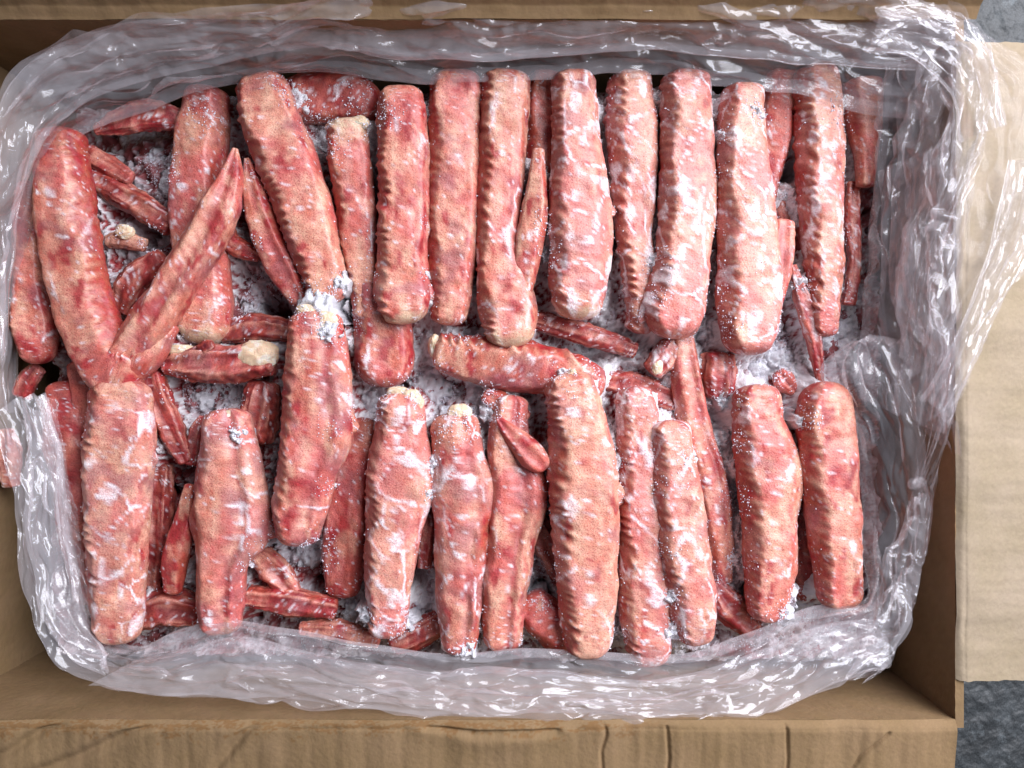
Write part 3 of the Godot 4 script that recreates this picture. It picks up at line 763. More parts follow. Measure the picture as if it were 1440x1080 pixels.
func scatter(called: String, label: String, places: Array, sd: int):
	var mm := MultiMesh.new()
	mm.transform_format = MultiMesh.TRANSFORM_3D
	mm.mesh = crystal(sd)
	mm.instance_count = places.size()
	for i in places.size(): mm.set_instance_transform(i, places[i])
	var o := MultiMeshInstance3D.new()
	o.multimesh = mm
	o.material_override = M.ice
	named(o, called)
	tag(o, label, "frost", "", "stuff")

func grain_at(x: float, z: float, lift: float, big: float) -> Transform3D:
	var r := rng.randf()
	var size := (0.32 + 0.75 * r * r * r * r + 0.35 * rng.randf()) * big
	var b := Basis(Vector3(rng.randf_range(-1, 1), rng.randf_range(-1, 1), rng.randf_range(-1, 1)).normalized(), rng.randf() * TAU)
	b = b.scaled(Vector3(size * rng.randf_range(0.6, 1.5), size * rng.randf_range(0.5, 1.0), size * rng.randf_range(0.6, 1.5)) * S)
	return Transform3D(b, Vector3(x, height_at(x, z) + lift + size * 0.2, z) * S)

func snow(sv: PackedVector3Array, si: PackedInt32Array, px: float, py: float, rad: float, high: float):
	# a lumpy low heap that fills its hollow; the wings beside it stand through it
	var x0 := px - CX
	var z0 := py - CY
	var hs := []
	for k in 24:
		var a := k * 2.4
		hs.append(height_at(x0 + cos(a) * rad * 0.7 * sqrt(k / 24.0), z0 + sin(a) * rad * 0.7 * sqrt(k / 24.0)))
	hs.sort()
	var base: float = hs[9]
	var n := 26
	var first := sv.size()
	for i in n:
		for j in n:
			var u := 2.2 * i / (n - 1) - 1.1
			var v := 2.2 * j / (n - 1) - 1.1
			var x := x0 + u * rad
			var z := z0 + v * rad
			var rr := Vector2(u, v).length() * (1.0 + 0.35 * n_mid.get_noise_2d(x * 0.07, z * 0.07 + px))
			var y := base + high * (1.2 - 1.9 * rr * rr) + 5.0 * n_mid.get_noise_2d(x * 0.09, z * 0.09) + 3.0 * n_mid.get_noise_2d(x * 0.21, z * 0.21) - 2.5
			sv.append(Vector3(x, y - 45.0 * smoothstep(0.75, 1.12, rr), z) * S)
	for i in n - 1:
		for j in n - 1:
			var q := first + i * n + j
			si.append_array(PackedInt32Array([q, q + 1, q + n, q + 1, q + n + 1, q + n]))

func hollow(x: float, z: float) -> float:
	# gaps where nothing is packed and one looks deep into the carton
	var d := 0.0
	for q in [[365, 436, 20], [385, 688, 16], [862, 690, 13], [570, 815, 18], [1066, 838, 20], [560, 540, 10], [142, 470, 20], [835, 480, 20], [1135, 800, 18], [760, 845, 14], [190, 320, 14], [340, 300, 12], [868, 330, 12], [1118, 230, 16], [200, 700, 16], [700, 200, 8], [590, 250, 8]]:
		d += 70.0 * exp(-Vector2(x + CX - q[0], z + CY - q[1]).length_squared() / float(q[2] * q[2]))
	return d

func packed_snow():
	# frost packed between the wings: it lies against their flanks some way below their backs
	var a := PackedFloat32Array()
	a.resize(GW * GH)
	for k in a.size(): a[k] = maxf(hmap[k], -75.0)
	var b := a.duplicate()
	var R := 6
	for pass_n in 2:
		for j in GH:
			var sum := 0.0
			for i in range(-R, GW):
				if i + R < GW: sum += a[j * GW + i + R]
				if i - R - 1 >= 0: sum -= a[j * GW + i - R - 1]
				if i >= 0: b[j * GW + i] = sum / (mini(i + R, GW - 1) - maxi(i - R, 0) + 1)
		for i in GW:
			var sum := 0.0
			for j in range(-R, GH):
				if j + R < GH: sum += b[(j + R) * GW + i]
				if j - R - 1 >= 0: sum -= b[(j - R - 1) * GW + i]
				if j >= 0: a[j * GW + i] = sum / (mini(j + R, GH - 1) - maxi(j - R, 0) + 1)
	var i0 := 22
	var i1 := 612
	var j0 := 28
	var j1 := 446
	var v := PackedVector3Array()
	var c := PackedColorArray()
	var nv := j1 - j0
	for i in range(i0, i1):
		for j in range(j0, j1):
			var x := i * 2.0 - CX + 1.0
			var z := j * 2.0 - CY + 61.0
			var right := smoothstep(-650.0, 350.0, x)
			var lo := n_lo.get_noise_2d(x * 0.011 + 7.0, z * 0.011)
			var f1 := n_mid.get_noise_2d(x * 0.085, z * 0.085)
			var f2 := n_mid.get_noise_2d(x * 0.21 + 40.0, z * 0.21)
			var f3 := n_mid.get_noise_2d(x * 0.47, z * 0.47 + 40.0)
			var off := lerpf(25.0, 2.0, right) - 28.0 * lo
			var y := a[j * GW + i] - off - hollow(x, z) - 60.0 * smoothstep(330.0, 170.0, x + CX + (z + CY - 100.0) * 1.2) + 5.0 * f1 + 3.2 * f2 + 1.4 * f3
			var fr := smoothstep(-0.35, 0.2, lo * 0.8 + 0.5 * right - 0.14 + 0.55 * f1 + 0.3 * f2)
			var t := 1.0 + 0.10 * f3
			c.append(BLOOD.lerp(PINK, clampf(0.35 + 0.5 * f2, 0.0, 1.0)).lerp(Color(0.90 * t, 0.90 * t, 0.94 * t), fr * 0.93))
			v.append(Vector3(x, y, z) * S)
			if y > hmap[j * GW + i]: hmap[j * GW + i] = y
	var o := instance(mesh_of(v, c, grid_index(i1 - i0, nv)), M.snow, "frost")
	tag(o, "frost snow packed into the gaps between all the wings", "frost", "", "stuff")

func build_frost():
	# neighbourhood top, in coarse cells, tells the gaps from the backs of the wings
	var cw := GW / 6
	var ch := GH / 6
	var top := PackedFloat32Array()
	top.resize(cw * ch)
	top.fill(-400.0)
	for j in GH:
		for i in GW:
			var k: int = mini(j / 6, ch - 1) * cw + mini(i / 6, cw - 1)
			top[k] = maxf(top[k], hmap[j * GW + i])
	var near := PackedFloat32Array()
	near.resize(cw * ch)
	for j in ch:
		for i in cw:
			var m := -400.0
			for b in range(maxi(j - 1, 0), mini(j + 2, ch)):
				for a in range(maxi(i - 1, 0), mini(i + 2, cw)):
					m = maxf(m, top[b * cw + a])
			near[j * cw + i] = m
	packed_snow()
	var places := [[], [], []]
	for n in 1100000:
		var x := rng.randf_range(15.0, 1232.0) - CX
		var z := rng.randf_range(105.0, 930.0) - CY
		var h := height_at(x, z)
		var i := clampi(int((x + CX) / 12.0), 0, cw - 1)
		var j := clampi(int((z + CY - 60.0) / 12.0), 0, ch - 1)
		var depth := near[j * cw + i] - h
		var right := smoothstep(-700.0, 500.0, x)
		var cl := n_lo.get_noise_2d(x * 0.018 + 31.0, z * 0.018) + 0.7 * n_mid.get_noise_2d(x * 0.075, z * 0.075) + 0.25 * n_mid.get_noise_2d(x * 0.2, z * 0.2)
		var pr := smoothstep(8.0, 24.0, depth) * smoothstep(-0.35 - 0.25 * right, 0.45, cl) * (0.28 + 0.45 * right)
		pr += 0.003 * smoothstep(0.0, 0.4, cl)
		if h < -85.0: pr *= 0.2
		var steep := maxf(absf(height_at(x + 5.0, z) - h), absf(height_at(x, z + 5.0) - h))
		steep = maxf(steep, maxf(absf(height_at(x - 5.0, z) - h), absf(height_at(x, z - 5.0) - h)))
		if steep > 9.0: pr *= 0.22
		if rng.randf() < pr * 0.3:
			places[n % 3].append(grain_at(x, z, 0.0, 1.0))
	var sv := PackedVector3Array()
	var si := PackedInt32Array()
	# snow heaps: x, y, radius, height
	for s in [[452, 432, 34, 9], [468, 470, 20, 7], [500, 455, 16, 4], [482, 400, 17, 7], [448, 175, 28, 10], [415, 135, 26, 8], [478, 215, 22, 8], [555, 172, 22, 6], [525, 190, 14, 5], [500, 130, 30, 7], [285, 165, 22, 5], [225, 240, 34, 8], [190, 200, 16, 6], [365, 340, 14, 5],
			[600, 545, 36, 9], [640, 600, 26, 8], [672, 560, 28, 9], [690, 580, 18, 7], [520, 570, 30, 8], [420, 790, 30, 9], [455, 770, 26, 8], [600, 690, 16, 8], [610, 650, 16, 6], [365, 760, 16, 7], [350, 790, 12, 5], [260, 560, 30, 8], [310, 560, 24, 7], [790, 525, 14, 6], [800, 545, 12, 4],
			[762, 320, 18, 8], [772, 360, 18, 7], [922, 370, 22, 9], [925, 420, 18, 7], [1000, 330, 12, 7], [1000, 420, 18, 9], [1005, 460, 22, 9], [1100, 460, 24, 9], [1110, 500, 24, 9], [1085, 520, 26, 8], [1125, 400, 18, 8], [1190, 330, 14, 8], [1187, 250, 12, 8], [1205, 460, 24, 9], [1180, 480, 20, 7], [1010, 200, 13, 8], [1005, 250, 12, 6],
			[935, 680, 22, 8], [938, 760, 18, 8], [942, 830, 16, 8], [940, 880, 18, 9], [870, 650, 14, 7], [1025, 620, 22, 9], [1020, 560, 20, 8], [1030, 700, 22, 9], [1040, 790, 16, 7], [1095, 855, 22, 8], [1108, 830, 14, 7], [1125, 590, 18, 8], [870, 890, 14, 7], [760, 850, 16, 6], [770, 790, 20, 7], [700, 770, 8, 4],
			[590, 860, 26, 8], [570, 880, 20, 6], [490, 880, 26, 6], [520, 860, 18, 6], [655, 905, 18, 5], [740, 900, 16, 5], [960, 640, 16, 5], [1048, 170, 18, 3], [1050, 380, 12, 2], [1170, 170, 24, 6], [1165, 215, 16, 4], [885, 230, 10, 2], [600, 320, 9, 6], [600, 390, 9, 7], [340, 610, 16, 7], [470, 600, 20, 7], [465, 680, 14, 7], [200, 330, 22, 6], [345, 400, 26, 7], [330, 430, 22, 6], [660, 470, 20, 6]]:
		snow(sv, si, s[0], s[1], s[2], s[3])
		var count := int(s[2] * s[2] * 0.9)
		for k in count:
			var a := rng.randf() * TAU
			var r := sqrt(rng.randf())
			var lump_n := 1.0 + 0.5 * n_mid.get_noise_2d(s[0] + cos(a) * 0.8, s[1] + sin(a) * 0.8)
			var x: float = s[0] - CX + cos(a) * r * s[2] * lump_n
			var z: float = s[1] - CY + sin(a) * r * s[2] * lump_n
			var cl := n_mid.get_noise_2d(x * 0.12, z * 0.12)
			if cl < -0.25: continue
			places[k % 3].append(grain_at(x, z, rng.randf() * s[3] * 0.4 * (1.0 - r * r) * (0.6 + cl), 0.9))
	var white := PackedColorArray()
	white.resize(sv.size())
	white.fill(FROST)
	var heap := instance(mesh_of(sv, white, si), M.snow, "frost")
	tag(heap, "packed white frost snow heaped between and on the wings", "frost", "", "stuff")
	scatter("frost", "white frost grains lying in the gaps between the wings", places[0], 5)
	scatter("frost", "small lumps of frost snow between the wings", places[1], 6)
	scatter("frost", "scattered ice crystals on and between the wings", places[2], 7)

# =================================================================== carton and floor
func build_floor():
	var pm := PlaneMesh.new()
	pm.size = Vector2(6, 6)
	var o := instance(pm, M.concrete, "floor")
	o.position = Vector3(0, (DEEP - 12.0) * S, 0)
	tag(o, "dark grey wet concrete floor around the carton", "", "", "structure")

# a panel of board: origin, direction along the rim, outward direction, thickness along 'up'
func board(origin: Vector3, along: Vector3, lu: float, shape: Callable, lv: float, up_thick: float, nu: int, nv: int, paint: Callable, power := 1.0) -> ArrayMesh:
	var v := PackedVector3Array()
	var c := PackedColorArray()
	var idx := PackedInt32Array()
	for side in 2:
		for i in nu:
			var a := lu * i / (nu - 1)
			for j in nv:
				var b := lv * pow(float(j) / (nv - 1), power)
				var p: Vector3 = shape.call(a, b, side)
				v.append((origin + along * a + p) * S)
				c.append(paint.call(a, b))
	var n := nu * nv
	for side in 2:
		for i in nu - 1:
			for j in nv - 1:
				var q := side * n + i * nv + j
				var t := [q, q + 1, q + nv, q + 1, q + nv + 1, q + nv]
				if side == 1: t = [q, q + nv, q + 1, q + 1, q + nv, q + nv + 1]
				idx.append_array(PackedInt32Array(t))
	# close the four edges with vertices of their own, so that they stay crisp
	var ring := []
	for i in nu: ring.append(i * nv)
	for j in range(1, nv): ring.append((nu - 1) * nv + j)
	for i in range(nu - 2, -1, -1): ring.append(i * nv + nv - 1)
	for j in range(nv - 2, -1, -1): ring.append(j)
	var base := v.size()
	for r in ring:
		v.append(v[r])
		v.append(v[r + n])
		c.append(c[r] * 0.9)
		c.append(c[r] * 0.9)
	for k in ring.size() - 1:
		var q := base + k * 2
		idx.append_array(PackedInt32Array([q, q + 2, q + 1, q + 1, q + 2, q + 3]))
	return mesh_of(v, c, idx)

const KRAFT := Color(0.225, 0.148, 0.078)

func kraft(a: float, b: float, sd: float) -> Color:
	var n := n_lo.get_noise_2d(a * 0.01 + sd, b * 0.01)
	var f := n_mid.get_noise_2d(a * 0.2 + sd, b * 0.2) + n_mid.get_noise_2d(a * 0.5, b * 0.5 + sd)
	var t := 1.0 + 0.10 * n + 0.05 * f
	return Color(KRAFT.r * t, KRAFT.g * t, KRAFT.b * t * (1.0 + 0.06 * n))

func crack(a: float, b: float, line: Array, width: float) -> float:
	# depth of a crease that runs along a broken line
	var best := 1e9
	for i in line.size() - 1:
		var p: Vector2 = line[i]
		var q: Vector2 = line[i + 1]
		var d := q - p
		var t := clampf((Vector2(a, b) - p).dot(d) / d.length_squared(), 0.0, 1.0)
		best = minf(best, (Vector2(a, b) - p - d * t).length())
	return exp(-pow(best / width, 2.0))

func build_carton():
	var t := Node3D.new()
	named(t, "carton")
	tag(t, "open brown corrugated cardboard carton lined with plastic and full of wings", "carton")
	var th := 11.0
	var span := ZB - ZT
	var wide := XR - XL
	# walls, from the floor of the carton to the rim
	var low := DEEP
	for w in [["left", Vector3(XL, 0, ZT - th), Vector3.BACK, span + 2 * th, Vector3.LEFT], ["right", Vector3(XR, 0, ZB + th), Vector3.FORWARD, span + 2 * th, Vector3.RIGHT],
			["back", Vector3(XR - 0.6, 0, ZT), Vector3.LEFT, wide - 1.2, Vector3.FORWARD], ["front", Vector3(XL + 0.6, 0, ZB), Vector3.RIGHT, wide - 1.2, Vector3.BACK]]:
		var out: Vector3 = w[4]
		var sd: float = 100.0 + out.x * 17.0 + out.z * 31.0
		var shape := func(a: float, b: float, side: int) -> Vector3:
			var d := 0.35 * sin(a * TAU / 18.0) + 1.6 * n_lo.get_noise_2d(a * 0.012 + sd, b * 0.008)
			return Vector3(0, RIM - 1.5 - b, 0) + out * ((-d * 0.7) if side == 0 else th)
		var paint := func(a: float, b: float) -> Color: return kraft(a, b, sd)
		instance(board(w[1], w[2], w[3], shape, RIM - low, th, 160, 50, paint), M.card, "wall", t)
	var floor_shape := func(a: float, b: float, side: int) -> Vector3: return Vector3(0, DEEP - 0.5 - (th if side == 1 else 0.0), b)
	instance(board(Vector3(XL + 1, 0, ZT + 1), Vector3.RIGHT, wide - 2, floor_shape, span - 2, th, 12, 12, func(a: float, b: float) -> Color: return kraft(a, b, 7.0)), M.card, "bottom_panel", t)
	# flaps: rim start, along, length, outward, reach, tilt (degrees, plus is up), name of the creases
	var cracks := [[Vector2(1220, 26), Vector2(1205, 40), Vector2(1186, 58), Vector2(1172, 84), Vector2(1150, 110)], [Vector2(862, 4), Vector2(864, 30), Vector2(858, 50), Vector2(862, 110)], [Vector2(940, 12), Vector2(944, 60), Vector2(940, 120)], [Vector2(1090, 6), Vector2(1094, 60), Vector2(1092, 130)]]
	var soft := [[Vector2(300, 6), Vector2(190, 60), Vector2(60, 110)], [Vector2(180, 4), Vector2(110, 50), Vector2(40, 80)], [Vector2(420, 10), Vector2(380, 60), Vector2(330, 130)], [Vector2(640, 14), Vector2(700, 26), Vector2(800, 22)]]
	for f in [["front", Vector3(XL, 0, ZB), Vector3.RIGHT, wide, Vector3.BACK, 330.0, -6.0], ["right", Vector3(XR, 0, ZT + 30), Vector3.BACK, span - 80.0, Vector3.RIGHT, 330.0, -7.0],
			["back", Vector3(XL, 0, ZT), Vector3.RIGHT, wide + 26.0, Vector3.FORWARD, 290.0, 61.0], ["left", Vector3(XL, 0, ZT + 6), Vector3.BACK, span - 12.0, Vector3.LEFT, 330.0, -24.0]]:
		var out: Vector3 = f[4]
		var tilt := deg_to_rad(f[6])
		var sd: float = 300.0 + out.x * 13.0 + out.z * 29.0
		var front: bool = f[0] == "front"
		var right: bool = f[0] == "right"
		var shape := func(a: float, b: float, side: int) -> Vector3:
			# the board rolls over the rim on a small radius, then runs out at its tilt
			var bend := minf(b / 24.0, 1.0)
			var ang := lerpf(deg_to_rad(80.0), tilt, smoothstep(0.0, 1.0, bend))
			var run := (b if b < 24.0 else 24.0)
			var p := out * (run * 0.55 + maxf(b - 24.0, 0.0) * cos(tilt)) + Vector3.UP * (RIM + 4.0 * n_lo.get_noise_2d(a * 0.008 + sd, 3.0) + run * 0.35 * (0.5 + 0.5 * sin(maxf(ang, 0.0))) + maxf(b - 24.0, 0.0) * sin(tilt))
			var d := 0.16 * sin(a * TAU / (17.0 if front else 21.0) + 0.5 * n_lo.get_noise_2d(a * 0.02, b * 0.01))
			d += 1.3 * n_lo.get_noise_2d(a * 0.02 + sd, b * 0.006) + 0.5 * absf(n_mid.get_noise_2d(a * 0.035 + sd, b * 0.004)) + 5.0 * n_lo.get_noise_2d(a * 0.003 + sd, b * 0.004)
			if front:
				for so in soft: d -= 7.0 * crack(a, b, so, 7.0) - 4.0 * crack(a, b, so, 20.0)
				for cr in cracks: d -= 3.6 * crack(a, b, cr, 2.2)
			var edge := Vector3.ZERO
			if right: # the flap's ends are not cut quite square
				edge = f[2] * (0.045 * b * (a / float(f[3]) - 0.6) + 1.5 * n_mid.get_noise_2d(b * 0.05, sd))
			return p + edge + Vector3.UP * (d * smoothstep(4.0, 22.0, b) - (th if side == 1 else 0.0) * smoothstep(-2.0, 12.0, b)) + out * ((0.0 if side == 0 else th * 0.6) * (1.0 - smoothstep(0.0, 12.0, b)))
		var paint := func(a: float, b: float) -> Color:
			var col := kraft(a, b, sd)
			if front:
				# soaked brown stain along the fold
				var st := smoothstep(0.05, 0.35, n_lo.get_noise_2d(a * 0.025, b * 0.06 + 9.0) + 0.55 * n_mid.get_noise_2d(a * 0.13, b * 0.2)  + 0.35 - absf(b - 12.0) * 0.035) * (1.0 - smoothstep(850.0, 980.0, a))
				col = col.lerp(Color(0.19, 0.10, 0.04), st * 0.75)
				for cr in cracks: col = col.lerp(Color(0.12, 0.07, 0.035), 0.38 * smoothstep(0.3, 0.95, crack(a, b, cr, 1.9)))
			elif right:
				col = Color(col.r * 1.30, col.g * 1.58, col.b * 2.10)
			return col
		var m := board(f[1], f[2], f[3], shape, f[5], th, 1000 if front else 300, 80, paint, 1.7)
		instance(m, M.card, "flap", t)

# =================================================================== plastic liner
func curve3(p: Array, t: float) -> Vector3:
	var n := p.size() - 1
	var f := clampf(t, 0.0, 1.0) * n
	var i := mini(int(f), n - 1)
	var u := f - i
	var p1: Vector3 = p[i]
	var p2: Vector3 = p[i + 1]
	var p0: Vector3 = p[i - 1] if i > 0 else p1 * 2.0 - p2
	var p3: Vector3 = p[i + 2] if i + 2 <= n else p2 * 2.0 - p1
	return 0.5 * (p1 * 2.0 + (p2 - p0) * u + (p0 * 2.0 - p1 * 5.0 + p2 * 4.0 - p3) * u * u + (p1 * 3.0 - p0 - p2 * 3.0 + p3) * u * u * u)

# a sheet of film hung between two edges, with folds that run along it
func film(inner: Array, outer: Array, o: Dictionary) -> ArrayMesh:
	serial += 1
	var sd: float = serial * 23.0
	var folds: float = o.get("folds", 3.0)
	var al: float = o.get("slide", 5.0)
	var av: float = o.get("lift", 5.0)
	var bulge: float = o.get("bulge", 6.0)
	var cr: float = o.get("crumple", 5.0)
	var cf: float = o.get("fine", 0.03)
	var stretch: float = o.get("stretch", 0.35)
	var hem: float = o.get("hem", 0.0)       # how far the inner edge is turned under
	var skew: float = o.get("skew", 0.6)
	var nu: int = o.get("nu", 300)
	var nv: int = o.get("nv", 56)
	var nh := 14 if hem > 0.0 else 0
	var v := PackedVector3Array()
	var run := 0.0
	var before := Vector3.ZERO
	var rows := nv + nh
	for i in nu:
		var u := float(i) / (nu - 1)
		var a := curve3(inner, u)
		var b := curve3(outer, u)
		var pa := W(a.x, a.y, a.z)
		var pb := W(b.x, b.y, b.z)
		var mid := (pa + pb) * 0.5
		if i > 0: run += (mid - before).length()
		before = mid
		var across := pb - pa
		var len := across.length()
		var dir := across / maxf(len, 0.01)
		var along := dir.cross(Vector3.UP).normalized()
		var sl := dir.cross(along).normalized()
		if sl.y < 0.0: sl = -sl
		for j in rows:
			var t := float(j - nh) / (nv - 1)
			var tt := maxf(t, 0.0)
			var p := pa + across * tt + sl * bulge * sin(PI * tt)
			var q := Vector3(p.x, p.z, sd)
			var wob := n_lo.get_noise_2d(run * 0.0035 + sd, tt * 1.5) * skew * 3.0 + n_mid.get_noise_2d(run * 0.011 + sd, tt * 3.0) * 0.35
			var ph := TAU * (tt * folds + wob)
			var env := smoothstep(0.0, 0.12, tt) * (0.55 + 0.45 * sin(PI * minf(tt, 0.8)))
			var fa := 0.6 + 0.8 * n_lo.get_noise_2d(run * 0.005 + sd * 2.0, tt * 2.0)
			p += dir * (al * lerpf(sin(ph), pleat(ph), 0.75) * env * fa) + sl * (av * lerpf(cos(ph), pleat(ph + PI / 2.0), 0.75) * env * fa)
			# creases: facets drawn out along the sheet
			var la := run
			var lb := tt * len
			var wx := la + 7.0 * n_lo.get_noise_2d(la * 0.008 + sd, lb * 0.012)
			var wy := lb + 5.0 * n_lo.get_noise_2d(la * 0.007, lb * 0.012 + sd)
			var c1 := plin(wx * cf * stretch * 0.55 + sd, wy * cf + 7.7)
			var c2 := plin((wx * 0.95 + wy * 0.30) * cf * stretch * 1.1 + sd, (wy * 0.95 - wx * 0.30 * stretch) * cf * 1.9)
			var c3 := plin((wx * 0.85 - wy * 0.52) * cf * stretch * 2.2, (wy * 0.85 + wx * 0.52 * stretch) * cf * 3.6 + sd)
			var c4 := plin((wx * 0.7 + wy * 0.7) * cf * 3.1, (wy * 0.7 - wx * 0.7) * cf * 4.0 + sd) * smoothstep(-0.1, 0.5, n_lo.get_noise_2d(la * 0.01, lb * 0.014 + sd * 2.0))
			var big := n_lo.get_noise_3dv(q * 0.012)
			var edge := (smoothstep(0.0, 0.10, tt) * 0.8 + 0.2) * (1.0 - 0.75 * smoothstep(0.86, 1.0, tt))
			p += sl * ((c1 * 1.6 + c2 * 1.3 + c3 * 0.95 + c4 * 0.75) * cr * 1.1 * edge + big * cr * 0.9 * edge)
			p += dir * (n_mid.get_noise_2d(la * 0.009 + sd, 5.0) * 5.0)
			if t < 0.0: # turned-under hem: a tight round, then back below the sheet
				var k := -float(j - nh) / nh
				var ang := minf(k * 3.0, 1.0) * PI
				p += sl * (-2.2 * (1.0 - cos(ang))) - dir * 2.2 * sin(ang) + (dir * hem + Vector3.DOWN * hem * 0.5) * maxf(k - 0.33, 0.0)
			v.append(p * S)
	return flat_mesh(v, grid_index(nu, rows))

var hash_tab := PackedFloat32Array()

func plin(x: float, y: float) -> float:
	# height of a sheet creased into flat triangles
	if hash_tab.is_empty():
		var rr := RandomNumberGenerator.new()
		rr.seed = 4242
		for k in 4096: hash_tab.append(rr.randf() * 2.0 - 1.0)
	var i := floori(x)
	var j := floori(y)
	var fx := x - i
	var fy := y - j
	var k := i * 73 + j * 1193
	if fx + fy < 1.0:
		var h := hash_tab[k & 4095]
		return h + (hash_tab[(k + 73) & 4095] - h) * fx + (hash_tab[(k + 1193) & 4095] - h) * fy
	var g := hash_tab[(k + 1266) & 4095]
	return g + (hash_tab[(k + 1193) & 4095] - g) * (1.0 - fx) + (hash_tab[(k + 73) & 4095] - g) * (1.0 - fy)

func pleat(x: float) -> float:
	return asin(sin(x) * 0.998) / (PI / 2.0)

func V(x: float, y: float, h: float) -> Vector3:
	return Vector3(x, y, h)

func build_liner():
	var t := Node3D.new()
	named(t, "plastic_liner")
	tag(t, "crumpled clear plastic liner bag folded open around the wings", "plastic bag")
	# up the left side and along the back
	var back_in := [V(22, 580, -18), V(20, 500, -16), V(28, 420, -10), V(46, 325, 0), V(72, 245, 4), V(118, 190, 6), V(210, 153, 10), V(320, 117, 16), V(425, 97, 20), V(540, 113, 24), V(680, 116, 26), V(800, 108, 28), V(900, 103, 30), V(1000, 116, 32), V(1140, 137, 34), V(1225, 162, 34), V(1318, 165, 80)]
	var back_out := [V(-12, 575, 112), V(-20, 480, 116), V(-24, 370, 116), V(-24, 260, 118), V(-8, 160, 122), V(30, 92, 126), V(120, 40, 128), V(250, 15, 130), V(430, -2, 135), V(560, -50, 140), V(700, -60, 140), V(830, -70, 140), V(950, -70, 140), V(1080, -60, 140), V(1270, -30, 135), V(1350, 4, 130), V(1368, 72, 127)]
	instance(film(back_in, back_out, {"folds": 3.0, "slide": 9.0, "lift": 7.0, "bulge": 6.0, "crumple": 7.0, "fine": 0.026, "stretch": 0.2, "hem": 34.0, "nu": 820, "nv": 84, "skew": 0.3}), M.film, "film_fold", t)
	var back2_in := [V(4, 500, 40), V(10, 400, 46), V(24, 300, 50), V(44, 225, 50), V(85, 168, 50), V(170, 124, 50), V(300, 92, 54), V(430, 66, 60), V(560, 80, 64), V(690, 88, 66), V(820, 76, 68), V(940, 72, 70), V(1060, 82, 72), V(1180, 92, 74), V(1290, 96, 80)]
	var back2_out := [V(-26, 500, 122), V(-28, 390, 124), V(-26, 280, 126), V(-14, 190, 128), V(14, 112, 130), V(96, 56, 134), V(220, 24, 138), V(420, 4, 146), V(560, -40, 150), V(700, -50, 150), V(830, -60, 150), V(950, -60, 150), V(1080, -50, 150), V(1260, -14, 145), V(1362, 26, 140)]
	instance(film(back2_in, back2_out, {"folds": 2.2, "slide": 7.0, "lift": 6.0, "bulge": 4.0, "crumple": 7.0, "fine": 0.028, "stretch": 0.25, "hem": 16.0, "nu": 700, "nv": 60, "skew": 0.35}), M.film, "film_fold", t)
	# the right-hand curtain against the wall
	var right_in := [V(1248, 96, 30), V(1238, 200, 14), V(1228, 300, 2), V(1218, 400, -4), V(1212, 470, -6), V(1208, 560, -10)]
	var right_out := [V(1356, 58, 126), V(1352, 160, 126), V(1352, 280, 126), V(1348, 400, 124), V(1345, 500, 120), V(1330, 610, 104)]
	instance(film(right_in, right_out, {"folds": 3.2, "slide": 12.0, "lift": 10.0, "bulge": -4.0, "crumple": 9.0, "fine": 0.024, "stretch": 0.25, "hem": 20.0, "nu": 340, "nv": 84, "skew": 0.5}), M.film_milky, "film_fold", t)
	instance(film([V(1262, 140, 50), V(1262, 230, 44), V(1250, 330, 36), V(1256, 420, 36), V(1280, 520, 44)], [V(1362, 60, 130), V(1400, 130, 128), V(1372, 250, 128), V(1350, 360, 128), V(1350, 500, 126)], {"folds": 2.0, "slide": 9.0, "lift": 10.0, "bulge": 8.0, "crumple": 10.0, "fine": 0.03, "stretch": 0.4, "hem": 12.0, "nu": 260, "nv": 56, "skew": 0.9}), M.film_crisp, "film_fold", t)
	instance(film([V(1236, 240, 20), V(1240, 330, 14), V(1236, 420, 10), V(1250, 500, 20), V(1290, 600, 40)], [V(1330, 200, 100), V(1322, 300, 96), V(1316, 400, 92), V(1330, 480, 100), V(1348, 640, 118)], {"folds": 2.4, "slide": 10.0, "lift": 9.0, "bulge": 4.0, "crumple": 8.0, "fine": 0.026, "stretch": 0.25, "hem": 12.0, "nu": 300, "nv": 60, "skew": 0.7}), M.film, "film_fold", t)
	# down the left, along the front and up about the right end of the meat
	var front_in := [V(62, 552, 10), V(82, 620, 6), V(96, 700, 2), V(106, 780, -2), V(118, 850, 0), V(145, 892, 2), V(198, 908, 6), V(250, 884, 14), V(330, 874, 20), V(430, 888, 20), V(540, 910, 18), V(650, 921, 18), V(740, 912, 22), V(830, 917, 24), V(925, 924, 24), V(1000, 910, 22), V(1065, 888, 24), V(1150, 852, 26), V(1218, 842, 24), V(1216, 780, 0), V(1212, 700, -10), V(1205, 625, -6), V(1172, 565, 8), V(1156, 516, 20), V(1190, 484, 36)]
	var front_out := [V(-24, 584, 96), V(14, 680, 84), V(24, 770, 80), V(32, 850, 78), V(58, 908, 78), V(105, 955, 76), V(190, 972, 82), V(300, 978, 88), V(420, 986, 92), V(540, 998, 96), V(650, 1010, 100), V(740, 1016, 100), V(850, 1022, 100), V(950, 1020, 100), V(1030, 1010, 98), V(1110, 990, 94), V(1180, 964, 90), V(1236, 932, 86), V(1280, 876, 82), V(1298, 800, 76), V(1306, 716, 70), V(1300, 620, 64), V(1288, 536, 60), V(1262, 484, 50), V(1216, 472, 40)]
	instance(film(front_in, front_out, {"folds": 2.2, "slide": 8.0, "lift": 7.0, "bulge": 12.0, "crumple": 5.0, "fine": 0.026, "stretch": 0.22, "hem": 34.0, "nu": 960, "nv": 70, "skew": 0.35}), M.film_milky, "film_fold", t)
	var front2_in := [V(200, 922, 30), V(330, 900, 40), V(470, 926, 42), V(600, 944, 44), V(740, 940, 46), V(880, 956, 46), V(1000, 940, 46), V(1100, 900, 48), V(1230, 868, 52)]
